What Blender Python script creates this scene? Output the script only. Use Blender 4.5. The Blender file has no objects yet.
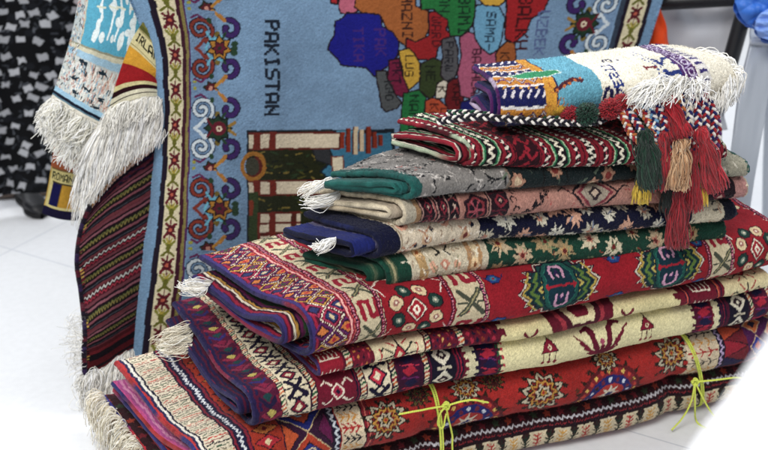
CG=1.18; WORLD=.36; E1=56; E2=46; E3=48; EXPO=.58; FGX,FGY,FGR0,FGK=.345,.42,.11,.38
import bpy, math, random
import numpy as np
rng = np.random.default_rng(7); random.seed(7)
scene = bpy.context.scene
COL = scene.collection

# ---------------------------------------------------------------- camera maths
H = 1.2; PITCH = math.radians(25); F = 1055.0
RX = np.array([1, 0, 0.]); UX = np.array([0, math.sin(PITCH), math.cos(PITCH)]); DX = np.array([0, math.cos(PITCH), -math.sin(PITCH)])
OC = np.array([0, 0, H])
def ray(px, py): return DX + RX*(px-384)/F + UX*(225-py)/F
def atz(px, py, z):
    r = ray(px, py); return OC + r*(z-H)/r[2]
def onplane(px, py, p0, n):
    r = ray(px, py); return OC + r*np.dot(np.array(p0)-OC, n)/np.dot(r, n)
def atdist(px, py, d): return OC + ray(px, py)*d
def mrays(px, py):
    px = np.asarray(px, float); py = np.asarray(py, float)
    return DX + RX*((px-384)/F)[..., None] + UX*((225-py)/F)[..., None]

# ---------------------------------------------------------------- colours
def lin(c):
    c = np.asarray(c, float); return np.where(c <= .04045, c/12.92, ((c+.055)/1.055)**2.4)
def hx(s): return lin([int(s[i:i+2], 16)/255 for i in (0, 2, 4)])

# ---------------------------------------------------------------- painter: a woven design as a raster of knots
FONT = dict(A='7E1111117E', B='7F49494936', C='3E41414122', D='7F4141221C', E='7F49494941', F='7F09090901', G='3E4149497A', H='7F0808087F',
 I='00417F4100', K='7F08142241', L='7F40404040', M='7F020C027F', N='7F0408107F', O='3E4141413E', P='7F09090906', R='7F09192946', S='4649494931',
 T='01017F0101', U='3F4040403F', W='3F4038403F', Z='6151494543', Q='3E4151215E', V='1F2040201F', X='6314081463', Y='0708700807')
FONT.update({'1': '00427F4000', '2': '4261514946', '6': '3C4A494930', '0': '3E5149453E', ' ': '0000000000', '.': '0060600000', '-': '0808080808', '3': '2141454B31', '9': '064949291E'})
class Cv:
    def __init__(s, x0, x1, y0, y1, res, bg):
        s.x0, s.y0, s.res = x0, y0, res
        s.nx = int((x1-x0)/res)+2; s.ny = int((y1-y0)/res)+2
        s.a = np.empty((s.ny, s.nx, 3), np.float32); s.a[:] = hx(bg) if isinstance(bg, str) else bg
    def _bb(s, xa, xb, ya, yb):
        i0 = max(0, int((xa-s.x0)/s.res)-1); i1 = min(s.nx, int((xb-s.x0)/s.res)+2)
        j0 = max(0, int((ya-s.y0)/s.res)-1); j1 = min(s.ny, int((yb-s.y0)/s.res)+2)
        if i1 <= i0 or j1 <= j0: return None
        X, Y = np.meshgrid(s.x0+np.arange(i0, i1)*s.res, s.y0+np.arange(j0, j1)*s.res)
        return (slice(j0, j1), slice(i0, i1)), X, Y
    def rect(s, xa, xb, ya, yb, c):
        r = s._bb(xa, xb, ya, yb)
        if r:
            v = s.a[r[0]]; v[(r[1] >= xa) & (r[1] < xb) & (r[2] >= ya) & (r[2] < yb)] = hx(c)
    def band(s, xa, xb, c): s.rect(xa, xb, s.y0-1, s.y0+s.ny*s.res+1, c)
    def row(s, ya, yb, c): s.rect(s.x0-1, s.x0+s.nx*s.res+1, ya, yb, c)
    def poly(s, pts, c, ol=None, w=1.):
        p = np.array(pts, float); r = s._bb(p[:, 0].min(), p[:, 0].max(), p[:, 1].min(), p[:, 1].max())
        if r is None: return
        _, X, Y = r; m = np.zeros(X.shape, bool); n = len(p)
        for i in range(n):
            xa, ya = p[i]; xb, yb = p[(i+1) % n]
            if ya == yb: continue
            cr = ((Y >= min(ya, yb)) & (Y < max(ya, yb))) & (X < xa+(Y-ya)*(xb-xa)/(yb-ya)); m ^= cr
        s.a[r[0]][m] = hx(c)
        if ol: s.line(list(pts)+[pts[0]], w, ol)
    def ell(s, x, y, rx, ry, c, rin=0.):
        r = s._bb(x-rx, x+rx, y-ry, y+ry)
        if r is None: return
        q = ((r[1]-x)/rx)**2+((r[2]-y)/ry)**2
        s.a[r[0]][(q <= 1) & (q >= rin)] = hx(c)
    def line(s, pts, w, c):
        c = hx(c)
        for (xa, ya), (xb, yb) in zip(pts[:-1], pts[1:]):
            r = s._bb(min(xa, xb)-w, max(xa, xb)+w, min(ya, yb)-w, max(ya, yb)+w)
            if r is None: continue
            dx, dy = xb-xa, yb-ya; L = dx*dx+dy*dy+1e-9
            k = np.clip(((r[1]-xa)*dx+(r[2]-ya)*dy)/L, 0, 1)
            s.a[r[0]][(r[1]-xa-k*dx)**2+(r[2]-ya-k*dy)**2 <= w*w/4] = c
    def dia(s, x, y, rx, ry, c, ol=None, w=1.): s.poly([(x-rx, y), (x, y-ry), (x+rx, y), (x, y+ry)], c, ol, w)
    def stamp(s, rows, pal, x, y, cx, cy=None, flipx=False, flipy=False, swap=False):
        cy = cy or cx; R = rows.split('/'); h = len(R); w = max(map(len, R))
        for j, rr in enumerate(R):
            for i, ch in enumerate(rr):
                if ch in pal:
                    ii = w-1-i if flipx else i; jj = j if flipy else h-1-j
                    if swap: ii, jj = jj, ii
                    W, Hh = (h, w) if swap else (w, h)
                    a0 = x+(ii-W/2)*cx; b0 = y+(jj-Hh/2)*cy
                    s.rect(a0, a0+cx*1.02, b0, b0+cy*1.02, pal[ch])
    def text(s, t, x, y, c, px, mode='down', bold=0., shear=0.):
        # mode down: text runs along +y, tops of letters toward +x ; right: runs along +x, tops toward -y ; up: runs -y, tops toward -x
        for k, ch in enumerate(t):
            b = FONT.get(ch, FONT[' '])
            for i in range(5):
                v = int(b[2*i:2*i+2], 16)
                for j in range(7):
                    if v >> j & 1:
                        a = (k*6+i)*px; d = j*px
                        if mode == 'down': X, Y = x+(6*px-d)+shear*a, y+a
                        elif mode == 'right': X, Y = x+a, y+d+shear*a
                        else: X, Y = x+a, y-d
                        s.rect(X-bold, X+px+bold, Y-bold, Y+px+bold, c)
    def leaf(s, x, y, r, n, rot, c, ol=None, w=1., inner=.5, sx=1., sy=1.):
        pts = []
        for k in range(2*n):
            rr = r if k % 2 == 0 else r*inner
            a = rot+math.pi*k/n; pts.append((x+rr*math.cos(a)*sx, y+rr*math.sin(a)*sy))
        s.poly(pts, c, ol, w)
    def curl(s, x, y, r, a0, turn, w, c, k=.55):
        pts = []
        for i in range(22):
            f = i/21; rr = r*(1-k*f); a = a0+turn*f; pts.append((x+rr*math.cos(a), y+rr*math.sin(a)))
        s.line(pts, w, c)
    def hook(s, x, y, u, w, c, fx=1, fy=1):   # angular meander spiral
        P = [(2, 3), (-3, 3), (-3, -3), (2, -3), (2, 1), (-1, 1), (-1, -1)]
        s.line([(x+a*u*fx, y+b*u*fy) for a, b in P], w, c)
    def sample(s, X, Y, jit=0.):
        if jit:
            X, Y = X+jit*(np.sin(Y*.11+X*.031)+.6*np.sin(Y*.043+1.7)+.5*np.sin(Y*.37+X*.09)), Y+jit*(np.sin(X*.047+.6)+.5*np.sin(X*.31+Y*.05))
        i = np.clip(((X-s.x0)/s.res).astype(int), 0, s.nx-1); j = np.clip(((Y-s.y0)/s.res).astype(int), 0, s.ny-1)
        return s.a[j, i]

# ---------------------------------------------------------------- meshes
def link(o, parent=None):
    COL.objects.link(o)
    if parent: o.parent = parent
    return o
def mesh(name, V, Q, C=None, mat=None, parent=None, smooth=True):
    V = np.ascontiguousarray(V, np.float32).reshape(-1, 3); Q = np.ascontiguousarray(Q, np.int32)
    if parent is not None: V = V-np.array(parent.location, np.float32)
    me = bpy.data.meshes.new(name); k = Q.shape[1]
    me.vertices.add(len(V)); me.vertices.foreach_set('co', V.ravel())
    me.loops.add(Q.size); me.loops.foreach_set('vertex_index', Q.ravel())
    me.polygons.add(len(Q)); me.polygons.foreach_set('loop_start', np.arange(len(Q), dtype=np.int32)*k)
    me.update(calc_edges=True)
    if smooth: me.shade_smooth()
    if C is not None:
        C = np.clip(np.asarray(C, np.float32).reshape(-1, 3), 0, 1)**CG; C = C*.90+.10*(C@np.array([.3, .55, .15], np.float32))[:, None]; A = np.ones((len(V), 4), np.float32); A[:, :3] = C
        at = me.color_attributes.new('Col', 'FLOAT_COLOR', 'POINT'); at.data.foreach_set('color', A.ravel())
    if mat: me.materials.append(mat)
    return link(bpy.data.objects.new(name, me), parent)
def gq(nv, nu, off=0, wu=False, wv=False, flip=False):
    v = np.arange(nv if wv else nv-1); u = np.arange(nu if wu else nu-1)
    V, U = np.meshgrid(v, u, indexing='ij'); V2 = (V+1) % nv; U2 = (U+1) % nu
    q = np.stack([V*nu+U, V*nu+U2, V2*nu+U2, V2*nu+U], -1).reshape(-1, 4)+off
    return q[:, ::-1] if flip else q
def thing(name, label, cat, loc=(0, 0, 0), group=None):
    o = bpy.data.objects.new(name, None); o.empty_display_size = .05; o.location = loc
    o['label'] = label; o['category'] = cat
    if group: o['group'] = group
    return link(o)
def shell(P, N, C, C2, th, wu=False):
    """closed sheet of thickness th about the grid P (nv,nu,3)"""
    nv, nu = P.shape[:2]; A = P+N*th/2; B = P-N*th/2; n = nv*nu
    Q = [gq(nv, nu), gq(nv, nu, n, flip=True)]
    idx = lambda j, i: j*nu+i
    r = np.arange(nv-1); c = np.arange(nu-1)
    for i, f in ((0, 0), (nu-1, 1)):
        q = np.stack([idx(r, i), idx(r+1, i), idx(r+1, i)+n, idx(r, i)+n], 1); Q.append(q if not f else q[:, ::-1])
    for j, f in ((0, 1), (nv-1, 0)):
        q = np.stack([idx(j, c), idx(j, c+1), idx(j, c+1)+n, idx(j, c)+n], 1); Q.append(q if not f else q[:, ::-1])
    return np.concatenate([A.reshape(-1, 3), B.reshape(-1, 3)]), np.concatenate(Q), np.concatenate([C.reshape(-1, 3), C2.reshape(-1, 3)])
def normals(P):
    du = np.gradient(P, axis=1); dv = np.gradient(P, axis=0); n = np.cross(du, dv)
    return n/(np.linalg.norm(n, axis=-1, keepdims=True)+1e-12)
def smoothnoise(shape, cell, seed=0):
    r = np.random.default_rng(seed); ny, nx = shape; gy, gx = int(ny/cell)+3, int(nx/cell)+3
    g = r.random((gy, gx)); y = np.arange(ny)/cell; x = np.arange(nx)/cell
    yi = y.astype(int); xi = x.astype(int); fy = (y-yi)[:, None]; fx = (x-xi)[None]
    fy = fy*fy*(3-2*fy); fx = fx*fx*(3-2*fx)
    a = g[yi][:, xi]; b = g[yi][:, xi+1]; c = g[yi+1][:, xi]; d = g[yi+1][:, xi+1]
    return (a*(1-fx)+b*fx)*(1-fy)+(c*(1-fx)+d*fx)*fy
def tubes(polys, rad, sides=4, cols=None, taper=1.):
    """many strands of equal point count: polys (n,k,3)"""
    P = np.asarray(polys, float); n, k = P.shape[:2]
    T = np.gradient(P, axis=1); T /= np.linalg.norm(T, axis=-1, keepdims=True)+1e-9
    ref = np.where(np.abs(T[..., 2:3]) > .9, np.array([1., 0, 0]), np.array([0, 0, 1.]))
    A = np.cross(T, ref); A /= np.linalg.norm(A, axis=-1, keepdims=True)+1e-9; B = np.cross(T, A)
    r = np.broadcast_to(np.asarray(rad, float).reshape(-1, 1) if np.ndim(rad) else np.full((n, 1), rad), (n, k))*np.linspace(1, taper, k)[None]
    ang = np.arange(sides)*2*math.pi/sides
    V = P[:, :, None]+r[..., None, None]*(A[:, :, None]*np.cos(ang)[None, None, :, None]+B[:, :, None]*np.sin(ang)[None, None, :, None])
    base = gq(k, sides, wu=True); Q = (base[None]+(np.arange(n)*k*sides)[:, None, None]).reshape(-1, 4)
    caps = []
    if sides == 4:
        e = np.arange(4); caps = [(e[::-1][None]+(np.arange(n)*k*4)[:, None]), (e[None]+((k-1)*4+np.arange(n)*k*4)[:, None])]
        Q = np.concatenate([Q]+caps)
    C = None
    if cols is not None:
        cols = np.asarray(cols, float)
        if cols.ndim == 2: cols = np.broadcast_to(cols[:, None], (n, k, 3))
        C = np.broadcast_to(cols[:, :, None], (n, k, sides, 3)).reshape(-1, 3)
    return V.reshape(-1, 3), Q, C
def ply(P, r=.0018, pitch=.007, col='dfe85c'):
    """two-ply twisted string along P"""
    P = np.asarray(P, float); seg = np.linalg.norm(np.diff(P, axis=0), axis=1); S = np.concatenate([[0], np.cumsum(seg)])
    n = max(12, int(S[-1]/.0009)); q = np.linspace(0, S[-1], n); C = np.stack([np.interp(q, S, P[:, k]) for k in range(3)], 1)
    T = np.gradient(C, axis=0); T /= np.linalg.norm(T, axis=1, keepdims=True)+1e-9; A = np.cross(T, [.3, .2, .93]); A /= np.linalg.norm(A, axis=1, keepdims=True)+1e-9; B = np.cross(T, A); out = []
    for k in (0, math.pi):
        a = q/pitch*2*math.pi+k; L_ = C+(A*np.cos(a)[:, None]+B*np.sin(a)[:, None])*r*.55
        v, f, _ = tubes([L_], r*.62, 6); out.append((v, f, np.tile(hx(col), (len(v), 1))*np.clip(rng.normal(1, .07, (len(v), 1)), .7, 1.2)))
    return join(out)
def catmull(P, n):
    P = np.asarray(P, float); P = np.concatenate([2*P[:1]-P[1:2], P, 2*P[-1:]-P[-2:-1]])
    m = len(P)-3; t = np.linspace(0, m-1e-6, n); i = t.astype(int); f = (t-i)
    f = f.reshape((-1,)+(1,)*(P.ndim-1)); a, b, c, d = P[i], P[i+1], P[i+2], P[i+3]
    return .5*((2*b)+(-a+c)*f+(2*a-5*b+4*c-d)*f*f+(-a+3*b-3*c+d)*f**3)
def join(parts):
    V, Q, C, o = [], [], [], 0
    for v, q, c in parts:
        V.append(v); Q.append(q+o); C.append(c); o += len(v)
    return np.concatenate(V), np.concatenate(Q), np.concatenate(C)

# ---------------------------------------------------------------- materials
def newmat(name):
    m = bpy.data.materials.new(name); m.use_nodes = True; nt = m.node_tree; nt.nodes.clear()
    out = nt.nodes.new('ShaderNodeOutputMaterial'); b = nt.nodes.new('ShaderNodeBsdfPrincipled')
    nt.links.new(b.outputs[0], out.inputs[0]); return m, nt, b
def N(nt, t, **k):
    n = nt.nodes.new(t)
    for a, v in k.items(): setattr(n, a, v)
    return n
def wool(name, sheen=.25, fine=900., bump=.5, dist=.0012, var=.22, col=None, coarse=0.):
    m, nt, b = newmat(name); L = nt.links.new
    tc = N(nt, 'ShaderNodeTexCoord')
    if col is None:
        src = N(nt, 'ShaderNodeVertexColor', layer_name='Col').outputs[0]
    else:
        r = N(nt, 'ShaderNodeRGB'); r.outputs[0].default_value = (*hx(col), 1); src = r.outputs[0]
    n1 = N(nt, 'ShaderNodeTexNoise'); n1.inputs['Scale'].default_value = fine; n1.inputs['Detail'].default_value = 2
    n2 = N(nt, 'ShaderNodeTexNoise'); n2.inputs['Scale'].default_value = 14; n2.inputs['Detail'].default_value = 5
    n3 = N(nt, 'ShaderNodeTexNoise'); n3.inputs['Scale'].default_value = 160; n3.inputs['Detail'].default_value = 3
    for n in (n1, n2, n3): L(tc.outputs['Object'], n.inputs['Vector'])
    def mr(o, lo, hi):
        r = N(nt, 'ShaderNodeMapRange'); r.inputs[1].default_value = .3; r.inputs[2].default_value = .7; r.inputs[3].default_value = lo; r.inputs[4].default_value = hi
        L(o, r.inputs[0]); return r.outputs[0]
    a = N(nt, 'ShaderNodeMath', operation='MULTIPLY'); L(mr(n1.outputs[0], 1-var, 1+var), a.inputs[0]); L(mr(n2.outputs[0], 1-var*.7, 1+var*.5), a.inputs[1])
    a2 = N(nt, 'ShaderNodeMath', operation='MULTIPLY'); L(a.outputs[0], a2.inputs[0]); L(mr(n3.outputs[0], 1-var*.5, 1+var*.5), a2.inputs[1])
    mx = N(nt, 'ShaderNodeVectorMath', operation='SCALE'); L(src, mx.inputs[0]); L(a2.outputs[0], mx.inputs['Scale'])
    L(mx.outputs[0], b.inputs['Base Color'])
    b.inputs['Roughness'].default_value = .92; b.inputs['Specular IOR Level'].default_value = .15
    b.inputs['Sheen Weight'].default_value = sheen; b.inputs['Sheen Roughness'].default_value = .5
    bp = N(nt, 'ShaderNodeBump'); bp.inputs['Strength'].default_value = bump; bp.inputs['Distance'].default_value = dist
    ad = N(nt, 'ShaderNodeMath', operation='ADD'); L(n1.outputs[0], ad.inputs[0]); L(n3.outputs[0], ad.inputs[1])
    L(ad.outputs[0], bp.inputs['Height']); L(bp.outputs[0], b.inputs['Normal'])
    return m
def plain(name, col, rough=.5, spec=.3, var=.05, scale=6., bump=0., metal=0.):
    m, nt, b = newmat(name); L = nt.links.new
    tc = N(nt, 'ShaderNodeTexCoord'); n = N(nt, 'ShaderNodeTexNoise'); n.inputs['Scale'].default_value = scale; n.inputs['Detail'].default_value = 6
    L(tc.outputs['Object'], n.inputs['Vector'])
    r = N(nt, 'ShaderNodeMapRange'); r.inputs[3].default_value = 1-var; r.inputs[4].default_value = 1+var; L(n.outputs[0], r.inputs[0])
    mx = N(nt, 'ShaderNodeVectorMath', operation='SCALE'); mx.inputs[0].default_value = hx(col); L(r.outputs[0], mx.inputs['Scale'])
    L(mx.outputs[0], b.inputs['Base Color']); b.inputs['Roughness'].default_value = rough; b.inputs['Specular IOR Level'].default_value = spec; b.inputs['Metallic'].default_value = metal
    if bump:
        bp = N(nt, 'ShaderNodeBump'); bp.inputs['Strength'].default_value = bump; bp.inputs['Distance'].default_value = .01; L(n.outputs[0], bp.inputs['Height']); L(bp.outputs[0], b.inputs['Normal'])
    return m
M_PILE = wool('knotted wool pile', .10, 700, .6, .0015, .22)
M_FLAT = wool('flat woven wool', .04, 1100, .6, .0010, .20)
M_YARN = wool('loose yarn', .25, 1500, .3, .0006, .06)
M_CORD = wool('wrapped wool cord', .08, 600, .6, .0015, .22)

# ---------------------------------------------------------------- folded rugs
def sel(t, e=2.6):  # half superellipse: angle t in [-pi/2, pi/2]
    c, s = math.cos(t), math.sin(t)
    return abs(c)**(2/e), math.copysign(abs(s)**(2/e), s)
def fold_path(zt, zb, uf, ub, tl_b, tl_f, r=None, e=2.4, n=40):
    """(u,z,tl) points: from the back along the top, round the front fold, back along the bottom"""
    h = (zt-zb)/2; zm = (zt+zb)/2; r = r or h*1.1; P = []
    f = lambda u: tl_f+(tl_b-tl_f)*(u-uf)/(ub-uf)
    for u in np.linspace(ub, uf+r, 24, endpoint=False): P.append((u, zt, f(u)))
    for a in np.linspace(math.pi/2, -math.pi/2, n):
        c, s = sel(a, e); P.append((uf+r*(1-c), zm+h*s, f(uf+r*(1-c))))
    for u in np.linspace(uf+r, ub, 25)[1:]: P.append((u, zb, f(u)))
    return P
class Frame:
    def __init__(s, C, ang, deform=None):
        a = math.radians(ang); s.C = np.array(C, float); s.e1 = np.array([math.cos(a), math.sin(a), 0]); s.e2 = np.array([-math.sin(a), math.cos(a), 0]); s.d = deform
    def pos(s, t, u, z):
        if s.d: t, u, z = s.d(t, u, z)
        return s.C+t[..., None]*s.e1+u[..., None]*s.e2+z[..., None]*np.array([0, 0, 1.])
    def T(s, px, py, u=0.):
        p = onplane(px, py, s.C+s.e2*u, s.e2); return float((p-s.C)@s.e1)*1000
def fold_rug(fr, path, tr, cv, back, th=.009, dt=.0016, ds=.0016, mat=None, parent=None, cord=None, cordr=.0048, name='rug_body', fine=(-.08, .12), jit=1.2, fuzz=.0003, mid=None, both=False, hairs=0, cordL=True, cordR=False, rib=0.):
    P = np.array(path, float); seg = np.linalg.norm(np.diff(P[:, :2], axis=0), axis=1); S = np.concatenate([[0], np.cumsum(seg)])
    m = mid if mid is not None else 24+20
    s0 = S[min(m, len(S)-1)]
    # s = 0 at the front of the outer fold, positive up and over the top
    smp = []; a = 0.
    while a < S[-1]:
        smp.append(a); q = s0-a
        a += ds if fine[0] < q < fine[1] else (ds*1.5 if q >= fine[1] and q < fine[1]+.5 else ds*4)
    smp.append(S[-1]); smp = np.array(smp)
    u = np.interp(smp, S, P[:, 0]); z = np.interp(smp, S, P[:, 1]); tl = np.interp(smp, S, P[:, 2])
    nt = int((tr-tl.min())/dt)
    w = np.linspace(0, 1, nt)[None]; T = tl[:, None]+(tr-tl[:, None])*w
    U = np.broadcast_to(u[:, None], T.shape); Z = np.broadcast_to(z[:, None], T.shape)
    G = fr.pos(T, U, Z); Nn = normals(G)
    # outward side = the side the pattern is on (above the top run)
    if Nn[0, nt//2, 2] < 0: Nn = -Nn; flip = True
    else: flip = False
    G = G+Nn*(rng.normal(0, fuzz, T.shape)[..., None]+.0022*(smoothnoise(T.shape, 24, 3)-.5)[..., None]+.0016*(smoothnoise((T.shape[0], T.shape[1]*3), 30, 9)[:, ::3]-.5)[..., None])
    if rib: G = G+Nn*(rib*(np.arange(T.shape[0]) % 2)[:, None, None])
    Sm = (s0-smp)[:, None]*1000+0*T
    tf_ = tl[int(np.argmin(np.abs(smp-s0)))]; lim = .55
    C = cv.sample((T-(tl[:, None]-tf_)*np.clip(1-(T-tl[:, None])/lim, 0, 1))*1000, Sm, jit); C2 = np.broadcast_to(hx(back), C.shape)
    C2 = C*.85 if both else C*.25+C2*.75
    if flip: V, Q, CC = shell(G[:, ::-1], Nn[:, ::-1], C[:, ::-1], C2[:, ::-1], th)
    else: V, Q, CC = shell(G, Nn, C, C2, th)
    CC = CC*np.clip(rng.normal(1, .10, (len(CC), 1)), .7, 1.3)
    o = mesh(name, V, Q, CC, mat or M_PILE, parent)
    if hairs:
        n_ = hairs; jj = rng.integers(0, T.shape[0], n_*3); jj = jj[(Sm[jj, 0] > -50) & (Sm[jj, 0] < 230)][:n_]; ii = rng.integers(0, T.shape[1], len(jj))
        b0 = (G+Nn*th/2)[jj, ii]; hd = Nn[jj, ii]+rng.normal(0, .75, (len(jj), 3)); hd /= np.linalg.norm(hd, axis=1, keepdims=True)
        b1 = b0+hd*rng.uniform(.0012, .0032, (len(jj), 1)); hv, hq, hc = tubes(np.stack([b0, (b0+b1)/2+rng.normal(0, .0003, b0.shape), b1], 1), .00022, 3, C[jj, ii]*rng.uniform(.7, 1.35, (len(jj), 1)), .5)
        mesh('pile_fuzz', hv, hq, hc, M_YARN, parent)
    if cord:
        ends = ([0] if cordL else [])+([-1] if cordR else [])
        for e in ends:
            line = G[:, e][::2]; L = len(line)
            k = np.arange(L); tw = 1+.07*np.sin(k*2.3)+.06*rng.normal(size=L)
            cs = cord if isinstance(cord, list) else [cord]
            run = np.linspace(0, 1, L)
            xx = run*len(cs)*2.3; i0 = xx.astype(int); fr_ = np.clip((xx-i0-.8)/.2, 0, 1)[:, None]; pal = np.array([hx(c) for c in cs])
            cc = (pal[i0 % len(cs)]*(1-fr_)+pal[(i0+1) % len(cs)]*fr_)*np.clip(rng.normal(1, .14, (L, 1)), .6, 1.4)
            r = cordr*tw
            ang = np.arange(8)*math.pi/4; Tn = np.gradient(line, axis=0); Tn /= np.linalg.norm(Tn, axis=1, keepdims=True)+1e-9
            A = Nn[:, e][::2]; B = np.cross(Tn, A)
            V = line[:, None]+r[:, None, None]*(A[:, None]*np.cos(ang)[None, :, None]+B[:, None]*np.sin(ang)[None, :, None])
            mesh('selvage_cord', V.reshape(-1, 3), gq(L, 8, wu=True), np.repeat(cc, 8, 0), M_CORD, parent)
    return o, G
def fringe(parent, roots, tips, n, col, r=.0006, spread=.01, curl=.006, k=10, name='fringe', sag=0., clump=0, seed=1, mat=None):
    """n yarns from points along the polyline roots to the polyline tips"""
    R = np.random.default_rng(seed); f = np.sort(R.random(n))
    if clump: f = (np.floor(f*clump)+.5)/clump+R.normal(0, .12/clump, n)
    f = np.clip(f, 0, 1)
    ro = catmull(roots, 100)[(f*99).astype(int)]; g = np.clip(f+R.normal(0, .03, n), 0, 1); ti = catmull(tips, 100)[(g*99).astype(int)]+R.normal(0, spread, (n, 3))
    L = R.uniform(.72, 1.05, n)[:, None]; ti = ro+(ti-ro)*L
    s = np.linspace(0, 1, k); P = ro[:, None]+(ti-ro)[:, None]*s[None, :, None]
    if clump:
        cid = np.floor(f*clump).astype(int); off = R.normal(0, curl*1.3, (clump+2, 3)); P += off[cid][:, None]*np.sin(s*math.pi*.9)[None, :, None]
    a = R.normal(0, curl, (n, 3))[:, None]; b = R.normal(0, curl*.6, (n, 3))[:, None]; ph = R.uniform(0, 6, n)[:, None, None]
    P = P+a*np.sin(s*math.pi)[None, :, None]+b*np.sin(s[None, :, None]*8+ph)*s[None, :, None]
    P[..., 2] -= sag*np.sin(s*math.pi)[None]
    P[..., 2] = np.maximum(P[..., 2], .003)
    cols = [hx(c) for c in (col if isinstance(col, list) else [col])]
    C = np.array([cols[int(x)] for x in R.integers(0, len(cols), n)])*np.clip(R.normal(1, .10, (n, 1)), .6, 1.15)
    V, Q, C = tubes(P, R.uniform(.8, 1.25, n)*r, 4, C, .7)
    return mesh(name, V, Q, C, mat or M_YARN, parent)
def patch(net, nu, nv):
    """net: rows of 3-D control points -> dense grid (nv,nu,3)"""
    A = np.array(net, float); B = catmull(A, nv); return np.swapaxes(catmull(np.swapaxes(B, 0, 1), nu), 0, 1)
# ================================================================ the big pile of folded kilims
def dpile(t, u, z):
    u2 = u+.006*np.sin(t*6.1+.5)+.004*np.sin(t*17+z*12)
    sag = np.clip((.16-t)/.30, 0, 1)**1.5*np.clip(np.sin(np.clip(u/.5, 0, 1)*math.pi), 0, 1)
    z = z*(1-.10*np.clip(u/.36, 0, 1.2)*np.clip(1-t/.5, 0, 1))
    z2 = z*(1+.012*np.sin(t*5.3+1)+.010*np.sin(t*11+u*9)-.07*sag)
    z2 = z2-.032*(z/.37)*np.exp(-((u-.15)/.085)**2)*np.clip((.11-t)/.17, 0, 1)**1.3
    for ts in (.262, .765): u2 = u2+.010*np.exp(-((t-ts)/.022)**2)*np.clip((.19-z)/.03, 0, 1)
    return t, u2, z2
C0 = (-.169, 1.409, 0)
FB = Frame(C0, 21, dpile)
def mapper(xs, ys):
    return lambda x: FB.T(x, float(np.interp(x, xs, ys)))
TA = mapper([320, 400, 520, 640, 768], [330, 318, 294, 266, 242])
TA2 = mapper([320, 400, 520, 640, 768], [381, 361, 334, 300, 270])
TB = mapper([245, 320, 400, 520, 640, 768], [405, 403, 388, 362, 328, 295])
TC = mapper([200, 450, 640, 768], [435, 415, 370, 330])
TD = mapper([200, 450, 620, 768], [500, 455, 412, 378])

def pinch(P):
    # the inner fold is a fat loop at the front that closes up toward the back
    zm = sum(p[1] for p in P)/len(P); return [(u, zm+(z-zm)*(1-.62*min(1, max(0, (u-P[len(P)//2][0]-.03)/.10))), t) for u, z, t in P]
def dotted(cv, x, c1, c2, w=2.6, pitch=5.):
    cv.band(x-w/2, x+w/2, c1)
    y = cv.y0
    while y < cv.y0+cv.ny*cv.res: cv.rect(x-w/2, x+w/2, y, y+pitch/2, c2); y += pitch
def zigband(cv, x, amp, pitch, w, c, y0=None, y1=None):
    y0 = cv.y0 if y0 is None else y0; y1 = y1 or cv.y0+cv.ny*cv.res
    pts = []; k = 0; y = y0
    while y < y1+pitch: pts.append((x+(amp if k % 2 else -amp), y)); y += pitch/2; k += 1
    cv.line(pts, w, c)
def zigrow(cv, y, amp, pitch, w, c, x0, x1):
    pts = []; k = 0; x = x0
    while x < x1: pts.append((x, y+(amp if k % 2 else -amp))); x += pitch/2; k += 1
    cv.line(pts, w, c)

HOOK = 'aaaaaa./a....a./a.aa.a./a.a..a./..a..aa/aaa..../'
def sq_hook(cv, x, y, u, c, d=1):
    cv.line([(x+a*u*d, y+b*u) for a, b in ((-3, -3.2), (-3, 2.6), (0.2, 2.6), (.2, -2.6), (3.2, -2.6), (3.2, 3.2))], u*1.75, c)
def cross_x(cv, x, y, u, c, c2):
    cv.line([(x-4*u, y-4*u), (x+4*u, y+4*u)], u*1.9, c); cv.line([(x-4*u, y+4*u), (x+4*u, y-4*u)], u*1.9, c)
    cv.line([(x-4*u, y-4*u), (x+4*u, y+4*u)], u*.5, c2)
    cv.line([(x-5.5*u, y), (x-2*u, y)], u*.6, c); cv.line([(x+5.5*u, y), (x+2*u, y)], u*.6, c)
def cream_hook_band(cv, xa, xb, y0=-140, y1=560, ph=0):
    cv.band(xa, xb, 'cdbf9f'); x = (xa+xb)/2; w = xb-xa; y = y0+ph; k = 0
    while y < y1:
        if k % 2: cross_x(cv, x, y, w/13, '54584a', 'a39a72')
        else:
            sq_hook(cv, x, y, w/11, '9c1836', 1)
            cv.line([(x-w*.42, y+w*.5), (x-w*.1, y+w*.62)], 1.6, '9c1836')
        y += w*.86; k += 1
    for e in (xa, xb):
        cv.band(e-7, e-1, '7d1230'); dotted(cv, e-4, '2a1a3c', 'd98a9c', 2.4, 5)
        cv.band(e+0, e+1.2, '2b2540'); cv.band(e-8.2, e-7, '241a33')

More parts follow.
